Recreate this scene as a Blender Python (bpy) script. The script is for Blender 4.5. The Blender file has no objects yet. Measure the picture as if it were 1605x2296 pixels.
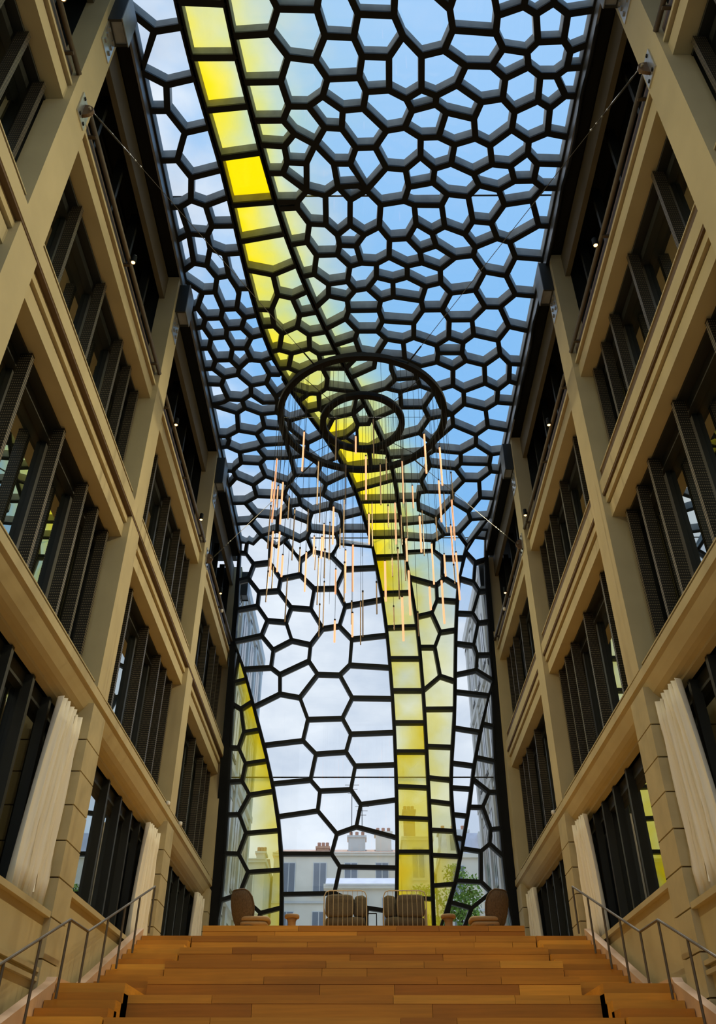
import bpy, bmesh, math, random
from mathutils import Matrix, Vector
random.seed(7)
U = 4.5            # half width of the atrium in metres; coordinates below are in these units
EYE = 1.6          # height of the camera above the hall floor
scene = bpy.context.scene
C = scene.collection

# ------------------------------------------------------------------ camera
cam = bpy.data.cameras.new('camera')
cam.sensor_fit = 'HORIZONTAL'; cam.sensor_width = 36.0
cam.lens = 36.0 * 1882.96 / 1605.0
cam.clip_end = 500
camo = bpy.data.objects.new('camera', cam); C.objects.link(camo)
R3 = Matrix(((0.99998241, 0.00228713, 0.00547259), (0.00575782, -0.59582817, -0.8030913), (0.00142395, 0.80310868, -0.59583086)))
camo.matrix_world = Matrix.Translation((0, 0, EYE)) @ R3.to_4x4()
scene.camera = camo

# ------------------------------------------------------------------ sky and exposure
scene.view_settings.view_transform = 'Standard'
scene.view_settings.look = 'None'
scene.view_settings.exposure = 0.0
scene.view_settings.gamma = 1.0
scene.view_settings.use_curve_mapping = False
world = bpy.data.worlds.new('sky'); scene.world = world; world.use_nodes = True
nt = world.node_tree; nt.nodes.clear()
def wn(t, **k):
    n = nt.nodes.new(t)
    for a, b in k.items(): setattr(n, a, b)
    return n
L = nt.links.new
tc = wn('ShaderNodeTexCoord')
sep = wn('ShaderNodeSeparateXYZ'); L(tc.outputs['Generated'], sep.inputs[0])
grad = wn('ShaderNodeValToRGB'); L(sep.outputs['Z'], grad.inputs[0])
el = grad.color_ramp.elements
el[0].position = 0.0; el[0].color = (.20, .20, .19, 1)
el[1].position = .02; el[1].color = (.62, .70, .82, 1)
for p, c in ((.35, (.40, .58, .84, 1)), (.60, (.21, .46, .82, 1)), (.78, (.24, .49, .83, 1)), (.95, (.36, .58, .88, 1))):
    e = el.new(p); e.color = c
noise = wn('ShaderNodeTexNoise'); noise.inputs['Scale'].default_value = 2.3; noise.inputs['Detail'].default_value = 7
noise.inputs['Roughness'].default_value = .55
mp = wn('ShaderNodeMapping'); mp.inputs['Scale'].default_value = (1, 1, 1.9); mp.inputs['Location'].default_value = (.35, .2, .6)
L(tc.outputs['Generated'], mp.inputs[0]); L(mp.outputs[0], noise.inputs['Vector'])
bias = wn('ShaderNodeMapRange'); L(sep.outputs['Z'], bias.inputs[0])
bias.inputs[1].default_value = .46; bias.inputs[2].default_value = .68; bias.inputs[3].default_value = .21; bias.inputs[4].default_value = -.06
azim = wn('ShaderNodeMath', operation='MULTIPLY_ADD'); L(sep.outputs['X'], azim.inputs[0]); azim.inputs[1].default_value = -.65; azim.inputs[2].default_value = .0
ad = wn('ShaderNodeMath', operation='ADD'); L(noise.outputs[0], ad.inputs[0]); L(bias.outputs[0], ad.inputs[1])
ad2 = wn('ShaderNodeMath', operation='ADD'); L(ad.outputs[0], ad2.inputs[0]); L(azim.outputs[0], ad2.inputs[1])
cr = wn('ShaderNodeMapRange'); cr.interpolation_type = 'SMOOTHSTEP'; L(ad2.outputs[0], cr.inputs[0])
cr.inputs[1].default_value = .47; cr.inputs[2].default_value = .66
n2 = wn('ShaderNodeTexNoise'); n2.inputs['Scale'].default_value = 6; n2.inputs['Detail'].default_value = 5; L(mp.outputs[0], n2.inputs['Vector'])
ccol = wn('ShaderNodeValToRGB'); L(n2.outputs[0], ccol.inputs[0])
ccol.color_ramp.elements[0].position = .38; ccol.color_ramp.elements[0].color = (.49, .57, .70, 1)
ccol.color_ramp.elements[1].position = .66; ccol.color_ramp.elements[1].color = (.82, .86, .92, 1)
hz = wn('ShaderNodeMath', operation='GREATER_THAN'); L(sep.outputs['Z'], hz.inputs[0]); hz.inputs[1].default_value = .0
mu = wn('ShaderNodeMath', operation='MULTIPLY'); L(cr.outputs[0], mu.inputs[0]); L(hz.outputs[0], mu.inputs[1])
mix = wn('ShaderNodeMixRGB'); L(mu.outputs[0], mix.inputs[0]); L(grad.outputs[0], mix.inputs[1]); L(ccol.outputs[0], mix.inputs[2])
bg = wn('ShaderNodeBackground'); L(mix.outputs[0], bg.inputs[0]); bg.inputs[1].default_value = 1.20
ow = wn('ShaderNodeOutputWorld'); L(bg.outputs[0], ow.inputs[0])

sun = bpy.data.lights.new('sun', 'SUN'); sun.energy = 2.5; sun.angle = math.radians(1.5); sun.color = (1.0, .95, .86)
suno = bpy.data.objects.new('sun', sun); C.objects.link(suno); suno.location = (0, 60, 90); suno.rotation_euler = (math.radians(-17), 0, 0)

# ------------------------------------------------------------------ materials
def mat(name, col, rough=.6, metal=0., noise=None, bump=0., spec=None, emit=None, estr=0):
    m = bpy.data.materials.new(name); m.use_nodes = True
    t = m.node_tree; b = t.nodes['Principled BSDF']
    b.inputs['Base Color'].default_value = (*col, 1); b.inputs['Roughness'].default_value = rough; b.inputs['Metallic'].default_value = metal
    if spec is not None: b.inputs['Specular IOR Level'].default_value = spec
    if noise:
        sc, amt = noise[:2]; st = noise[2] if len(noise) > 2 else (1, 1, 1)
        c = t.nodes.new('ShaderNodeTexCoord'); mpn = t.nodes.new('ShaderNodeMapping'); mpn.inputs['Scale'].default_value = st
        n = t.nodes.new('ShaderNodeTexNoise'); n.inputs['Scale'].default_value = sc; n.inputs['Detail'].default_value = 5
        t.links.new(c.outputs['Object'], mpn.inputs[0]); t.links.new(mpn.outputs[0], n.inputs['Vector'])
        r = t.nodes.new('ShaderNodeValToRGB'); t.links.new(n.outputs[0], r.inputs[0])
        r.color_ramp.elements[0].position = .3; r.color_ramp.elements[1].position = .7
        r.color_ramp.elements[0].color = (*[v * (1 - amt) for v in col], 1); r.color_ramp.elements[1].color = (*[min(1, v * (1 + amt)) for v in col], 1)
        t.links.new(r.outputs[0], b.inputs['Base Color'])
        if bump:
            bp = t.nodes.new('ShaderNodeBump'); bp.inputs['Strength'].default_value = bump; bp.inputs['Distance'].default_value = .02
            t.links.new(n.outputs[0], bp.inputs['Height']); t.links.new(bp.outputs[0], b.inputs['Normal'])
    if emit:
        b.inputs['Emission Color'].default_value = (*emit, 1); b.inputs['Emission Strength'].default_value = estr
    return m
M = {}
M['stone'] = mat('khaki_stone', (.52, .45, .265), .75, noise=(1.2, .08))
M['stone2'] = mat('rusticated_stone', (.485, .42, .25), .8, noise=(2.5, .12), bump=.1)
M['bronze'] = mat('brown_bronze', (.105, .060, .026), .6, noise=(3, .15))
M['black'] = mat('black_steel', (.005, .0065, .0075), .6, noise=(4, .2), spec=.2)
M['darkwall'] = mat('dark_recess', (.012, .014, .013), .7, noise=(2, .2))
M['olive'] = mat('dark_brown_band', (.12, .10, .06), .7, noise=(2, .1))
M['frame'] = mat('dark_green_grey_frame', (.015, .018, .017), .5, noise=(3, .2))
M['mullion'] = mat('blue_grey_mullion_steel', (.30, .315, .31), .7, noise=(3, .22, (1, 1, .4)))
M['flange_shade'] = mat('black_flange_and_side_shade', (.010, .013, .015), .6, noise=(3, .2), spec=.25)
M['plate'] = mat('grey_steel_plate', (.26, .28, .30), .45, metal=.4, noise=(3, .15))
M['steel'] = mat('galvanised_steel', (.50, .50, .48), .35, metal=.8, noise=(8, .15))
M['cable'] = mat('cable_grey', (.05, .05, .05), .5, metal=.5)
M['wire'] = mat('thin_black_wire', (.012, .012, .012), .8, noise=(4, .1), spec=.1)
M['curtain'] = mat('cream_curtain', (.92, .88, .77), .9, noise=(6, .04, (1, 1, .1)))
M['rail'] = mat('brown_grey_rail', (.12, .10, .075), .5, metal=.3, noise=(6, .1))
M['taupe'] = mat('taupe_cushion', (.145, .122, .082), .95, noise=(30, .1))
M['tan'] = mat('tan_cushion', (.42, .28, .15), .9, noise=(20, .08))
M['wicker'] = mat('brown_woven_wicker', (.125, .085, .052), .8, noise=(60, .35, (1, 1, .3)), bump=.4)
M['cream_metal'] = mat('cream_painted_rod', (.66, .58, .41), .5, noise=(10, .05))
M['lightwood'] = mat('light_oak', (.40, .24, .11), .6, noise=(4, .2, (1, 1, 6)))
M['skirt'] = mat('pale_pink_skirting', (.60, .42, .29), .6, noise=(4, .06))
M['fascia_ext'] = mat('pale_exterior_stone', (.80, .81, .80), .8, noise=(1.5, .06))
M['ext_cream'] = mat('cream_render', (.88, .82, .68), .85, noise=(1, .06))
M['ext_grey'] = mat('grey_render', (.70, .70, .66), .85, noise=(1, .08))
M['tile'] = mat('brown_roof_tile', (.55, .36, .27), .8, noise=(4, .25))
M['zinc'] = mat('blue_grey_zinc', (.50, .53, .64), .5, noise=(2, .12))
M['brick'] = mat('orange_brick', (.55, .33, .20), .85, noise=(5, .2))
M['pot'] = mat('terracotta_pot', (.50, .25, .16), .8, noise=(5, .15))
M['glass_ext'] = mat('dark_window_glass', (.20, .23, .27), .15, noise=(1, .1))
M['leaf'] = mat('green_leaf', (.16, .30, .035), .7, noise=(3, .45))
M['bark'] = mat('bark', (.10, .07, .045), .9, noise=(8, .3))
M['ground'] = mat('grey_paving', (.30, .29, .27), .85, noise=(2, .1))
M['brass'] = mat('brass_tube', (.30, .22, .15), .35, metal=.7, noise=(6, .1))
M['lit'] = mat('lit_tube', (.25, .10, .05), .5, emit=(1.0, .40, .19), estr=1.5)
M['bulb'] = mat('warm_bulb', (.9, .6, .3), .4, emit=(1.0, .50, .16), estr=6)
M['white'] = mat('white_plastic', (.75, .75, .72), .5, noise=(4, .03))

def window_glass():
    m = bpy.data.materials.new('reflective_window_glass'); m.use_nodes = True; t = m.node_tree; t.nodes.clear()
    o = t.nodes.new('ShaderNodeOutputMaterial'); g = t.nodes.new('ShaderNodeBsdfGlossy'); d = t.nodes.new('ShaderNodeBsdfDiffuse'); mx = t.nodes.new('ShaderNodeMixShader')
    g.inputs['Color'].default_value = (.86, .90, .86, 1); g.inputs['Roughness'].default_value = .012; d.inputs['Color'].default_value = (.010, .012, .010, 1)
    lw = t.nodes.new('ShaderNodeLayerWeight'); lw.inputs['Blend'].default_value = .5
    mr = t.nodes.new('ShaderNodeMapRange'); mr.inputs[3].default_value = .30; mr.inputs[4].default_value = .85
    t.links.new(lw.outputs['Facing'], mr.inputs[0]); t.links.new(mr.outputs[0], mx.inputs[0])
    t.links.new(d.outputs[0], mx.inputs[1]); t.links.new(g.outputs[0], mx.inputs[2]); t.links.new(mx.outputs[0], o.inputs[0])
    return m
M['winglass'] = window_glass()

def fin_mat():
    m = mat('perforated_bronze_metal', (.05, .044, .034), .45, metal=.3); t = m.node_tree; b = t.nodes['Principled BSDF']
    c = t.nodes.new('ShaderNodeTexCoord'); s = t.nodes.new('ShaderNodeSeparateXYZ'); t.links.new(c.outputs['Object'], s.inputs[0])
    def mth(op, a, b_=None):
        n = t.nodes.new('ShaderNodeMath'); n.operation = op
        for i, v in enumerate((a, b_)):
            if v is None: continue
            if isinstance(v, (int, float)): n.inputs[i].default_value = v
            else: t.links.new(v, n.inputs[i])
        return n.outputs[0]
    def cell(v, p): return mth('ABSOLUTE', mth('SUBTRACT', mth('FRACT', mth('DIVIDE', v, p)), .5))
    dx = mth('MULTIPLY', cell(mth('ADD', s.outputs['X'], 50), .030), .030); dz = mth('MULTIPLY', cell(s.outputs['Z'], .050), .050)
    dd = mth('SQRT', mth('ADD', mth('POWER', dx, 2), mth('POWER', dz, 2)))
    hole = mth('LESS_THAN', dd, .0085)
    mx = t.nodes.new('ShaderNodeMixRGB'); t.links.new(hole, mx.inputs[0])
    mx.inputs[1].default_value = (.017, .016, .013, 1); mx.inputs[2].default_value = (.26, .21, .13, 1)
    t.links.new(mx.outputs[0], b.inputs['Base Color']); return m
M['fin'] = fin_mat()

def wood_mat():
    m = mat('oak_plank', (.30, .13, .035), .55); t = m.node_tree; b = t.nodes['Principled BSDF']
    oi = t.nodes.new('ShaderNodeObjectInfo'); r = t.nodes.new('ShaderNodeValToRGB'); t.links.new(oi.outputs['Random'], r.inputs[0])
    e = r.color_ramp.elements; e[0].color = (.40, .170, .016, 1); e[1].color = (.84, .46, .06, 1)
    k = e.new(.45); k.color = (.56, .265, .026, 1); k = e.new(.8); k.color = (.65, .325, .038, 1)
    c = t.nodes.new('ShaderNodeTexCoord'); mpn = t.nodes.new('ShaderNodeMapping'); mpn.inputs['Scale'].default_value = (.6, 6, 14)
    n = t.nodes.new('ShaderNodeTexNoise'); n.inputs['Scale'].default_value = 2.2; n.inputs['Detail'].default_value = 6
    t.links.new(c.outputs['Object'], mpn.inputs[0]); t.links.new(mpn.outputs[0], n.inputs['Vector'])
    mr = t.nodes.new('ShaderNodeMapRange'); mr.inputs[3].default_value = .72; mr.inputs[4].default_value = 1.25; t.links.new(n.outputs[0], mr.inputs[0])
    mx = t.nodes.new('ShaderNodeMixRGB'); mx.blend_type = 'MULTIPLY'; mx.inputs[0].default_value = 1
    t.links.new(r.outputs[0], mx.inputs[1]); t.links.new(mr.outputs[0], mx.inputs[2]); t.links.new(mx.outputs[0], b.inputs['Base Color'])
    return m
M['wood'] = wood_mat()

def pane_mat():
    m = bpy.data.materials.new('tinted_roof_glass'); m.use_nodes = True; t = m.node_tree; t.nodes.clear()
    o = t.nodes.new('ShaderNodeOutputMaterial')
    at = t.nodes.new('ShaderNodeAttribute'); at.attribute_name = 'yellow'
    c = t.nodes.new('ShaderNodeTexCoord'); n = t.nodes.new('ShaderNodeTexNoise'); n.inputs['Scale'].default_value = .9; n.inputs['Detail'].default_value = 2
    t.links.new(c.outputs['Object'], n.inputs['Vector'])
    mr = t.nodes.new('ShaderNodeMapRange'); mr.inputs[1].default_value = .3; mr.inputs[2].default_value = .7; mr.inputs[3].default_value = .72; mr.inputs[4].default_value = 1.25
    t.links.new(n.outputs[0], mr.inputs[0])
    y = t.nodes.new('ShaderNodeMath'); y.operation = 'MULTIPLY'; y.use_clamp = True; t.links.new(at.outputs['Fac'], y.inputs[0]); t.links.new(mr.outputs[0], y.inputs[1])
    r = t.nodes.new('ShaderNodeValToRGB'); t.links.new(y.outputs[0], r.inputs[0])
    e = r.color_ramp.elements; e[0].color = (.965, .98, .985, 1); e[1].color = (.99, .82, .01, 1)
    k = e.new(.35); k.color = (.985, .985, .80, 1); k = e.new(.7); k.color = (.99, .94, .40, 1)
    tr = t.nodes.new('ShaderNodeBsdfTransparent'); t.links.new(r.outputs[0], tr.inputs[0])
    tl = t.nodes.new('ShaderNodeBsdfTranslucent'); tl.inputs[0].default_value = (.99, .80, .05, 1)
    yp = t.nodes.new('ShaderNodeMath'); yp.operation = 'POWER'; t.links.new(y.outputs[0], yp.inputs[0]); yp.inputs[1].default_value = 1.6
    ym = t.nodes.new('ShaderNodeMath'); ym.operation = 'MULTIPLY'; t.links.new(yp.outputs[0], ym.inputs[0]); ym.inputs[1].default_value = .85
    m1 = t.nodes.new('ShaderNodeMixShader'); t.links.new(ym.outputs[0], m1.inputs[0]); t.links.new(tr.outputs[0], m1.inputs[1]); t.links.new(tl.outputs[0], m1.inputs[2])
    g = t.nodes.new('ShaderNodeBsdfGlossy'); g.inputs['Roughness'].default_value = .01
    lw = t.nodes.new('ShaderNodeLayerWeight'); lw.inputs['Blend'].default_value = .5
    pw = t.nodes.new('ShaderNodeMath'); pw.operation = 'POWER'; t.links.new(lw.outputs['Facing'], pw.inputs[0]); pw.inputs[1].default_value = 5
    fr = t.nodes.new('ShaderNodeMath'); fr.operation = 'MULTIPLY_ADD'; t.links.new(pw.outputs[0], fr.inputs[0]); fr.inputs[1].default_value = .55; fr.inputs[2].default_value = .025
    m2 = t.nodes.new('ShaderNodeMixShader'); t.links.new(fr.outputs[0], m2.inputs[0]); t.links.new(m1.outputs[0], m2.inputs[1]); t.links.new(g.outputs[0], m2.inputs[2])
    t.links.new(m2.outputs[0], o.inputs[0]); return m
M['pane'] = pane_mat()

# ------------------------------------------------------------------ helpers
ORG = {}
def w(x, y, z): return Vector((U * x, U * y, EYE + U * z))
def tag(o, label=None, cat=None, group=None, kind=None):
    if label: o['label'] = label
    if cat: o['category'] = cat
    if group: o['group'] = group
    if kind: o['kind'] = kind
    return o
def empty(name, loc=(0, 0, 0), **k):
    o = bpy.data.objects.new(name, None); o.empty_display_size = .2; C.objects.link(o); o.location = loc; ORG[o.name] = Vector(loc)
    return tag(o, **k)
def mesh(name, vs, fs, m, smooth=False):
    me = bpy.data.meshes.new(name); me.from_pydata([tuple(v) for v in vs], [], fs); me.update()
    if m: me.materials.append(m)
    if smooth:
        for p in me.polygons: p.use_smooth = True
    return me
def place(name, me, parent=None, loc=(0, 0, 0)):
    o = bpy.data.objects.new(name, me); C.objects.link(o)
    ORG[o.name] = Vector(loc)
    if parent: o.parent = parent; o.location = Vector(loc) - ORG[parent.name]
    else: o.location = loc
    return o
def fixn(me):
    bm = bmesh.new(); bm.from_mesh(me); bmesh.ops.recalc_face_normals(bm, faces=bm.faces); bm.to_mesh(me); bm.free()
class MB:
    def __init__(s): s.v = []; s.f = []
    def add(s, vs, fs):
        n = len(s.v); s.v += [Vector(v) for v in vs]; s.f += [tuple(i + n for i in f) for f in fs]; return s
    def box(s, x0, x1, y0, y1, z0, z1):           # in atrium units
        a, b = w(min(x0, x1), min(y0, y1), min(z0, z1)), w(max(x0, x1), max(y0, y1), max(z0, z1)); return s.mbox(a, b)
    def mbox(s, a, b):                            # metres
        vs = [(a[0], a[1], a[2]), (b[0], a[1], a[2]), (b[0], b[1], a[2]), (a[0], b[1], a[2]), (a[0], a[1], b[2]), (b[0], a[1], b[2]), (b[0], b[1], b[2]), (a[0], b[1], b[2])]
        return s.add(vs, [(0, 3, 2, 1), (4, 5, 6, 7), (0, 1, 5, 4), (1, 2, 6, 5), (2, 3, 7, 6), (3, 0, 4, 7)])
    def tube(s, pts, r, n=8, caps=True):
        pts = [Vector(p) for p in pts]; base = len(s.v); prevx = None
        for i, p in enumerate(pts):
            d = (pts[min(i + 1, len(pts) - 1)] - pts[max(i - 1, 0)]).normalized()
            if prevx is None:
                a = Vector((0, 0, 1)) if abs(d.z) < .9 else Vector((1, 0, 0)); x = d.cross(a).normalized()
            else: x = (prevx - d * prevx.dot(d)).normalized()
            prevx = x; y = d.cross(x); rr = r[i] if isinstance(r, (list, tuple)) else r
            for k in range(n):
                t = 2 * math.pi * k / n; s.v.append(p + (x * math.cos(t) + y * math.sin(t)) * rr)
        for i in range(len(pts) - 1):
            for k in range(n):
                a = base + i * n + k; b = base + i * n + (k + 1) % n; s.f.append((a, b, b + n, a + n))
        if caps:
            s.f.append(tuple(base + k for k in reversed(range(n)))); e = base + (len(pts) - 1) * n; s.f.append(tuple(e + k for k in range(n)))
        return s
    def lathe(s, prof, c, n=16, a0=0, a1=2 * math.pi):
        base = len(s.v); full = abs(a1 - a0 - 2 * math.pi) < 1e-6; m = n if full else n + 1
        for r, z in prof:
            for k in range(m):
                t = a0 + (a1 - a0) * k / n; s.v.append(Vector((c[0] + r * math.cos(t), c[1] + r * math.sin(t), c[2] + z)))
        for i in range(len(prof) - 1):
            for k in range(n if full else n):
                a = base + i * m + k; b = base + i * m + (k + 1) % m; s.f.append((a, b, b + m, a + m))
        return s
    def extr(s, prof, y0, y1, sg=1):              # (x,z) profile in atrium units extruded along Y
        n = len(prof); b = len(s.v)
        for y in (y0, y1):
            for x, z in prof: s.v.append(w(sg * x, y, z))
        for i in range(n):
            j = (i + 1) % n; s.f.append((b + i, b + j, b + n + j, b + n + i))
        s.f.append(tuple(b + i for i in reversed(range(n)))); s.f.append(tuple(b + n + i for i in range(n)))
        return s
    def build(s, name, m, parent=None, smooth=False, loc=None, **k):
        if parent is not None: o0 = ORG[parent.name]
        elif loc is not None: o0 = Vector(loc)
        else: o0 = Vector((0, 0, 0))
        me = mesh(name, [v - o0 for v in s.v], s.f, m, smooth); fixn(me)
        o = place(name, me, parent, o0); return tag(o, **k)
def child(name, parent, m, fn, smooth=False, **k):
    b = MB(); fn(b); return b.build(name, m, parent, smooth, **k)
def cushion(b, c, sx, sy, sz, rz=0, rx=0, seg=6, e=.38):
    # superellipsoid pillow
    base = len(b.v); nu, nv = 20, 10
    def sp(t, p): return math.copysign(abs(t) ** p, t)
    Rm = Matrix.Rotation(rz, 3, 'Z') @ Matrix.Rotation(rx, 3, 'X')
    for j in range(nv + 1):
        v = -math.pi / 2 + math.pi * j / nv
        for i in range(nu):
            u = 2 * math.pi * i / nu
            p = Vector((sx * sp(math.cos(v), e) * sp(math.cos(u), e), sy * sp(math.cos(v), e) * sp(math.sin(u), e), sz * sp(math.sin(v), e)))
            b.v.append(Vector(c) + Rm @ p)
    for j in range(nv):
        for i in range(nu):
            a = base + j * nu + i; q = base + j * nu + (i + 1) % nu; b.f.append((a, q, q + nu, a + nu))
    return b

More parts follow.
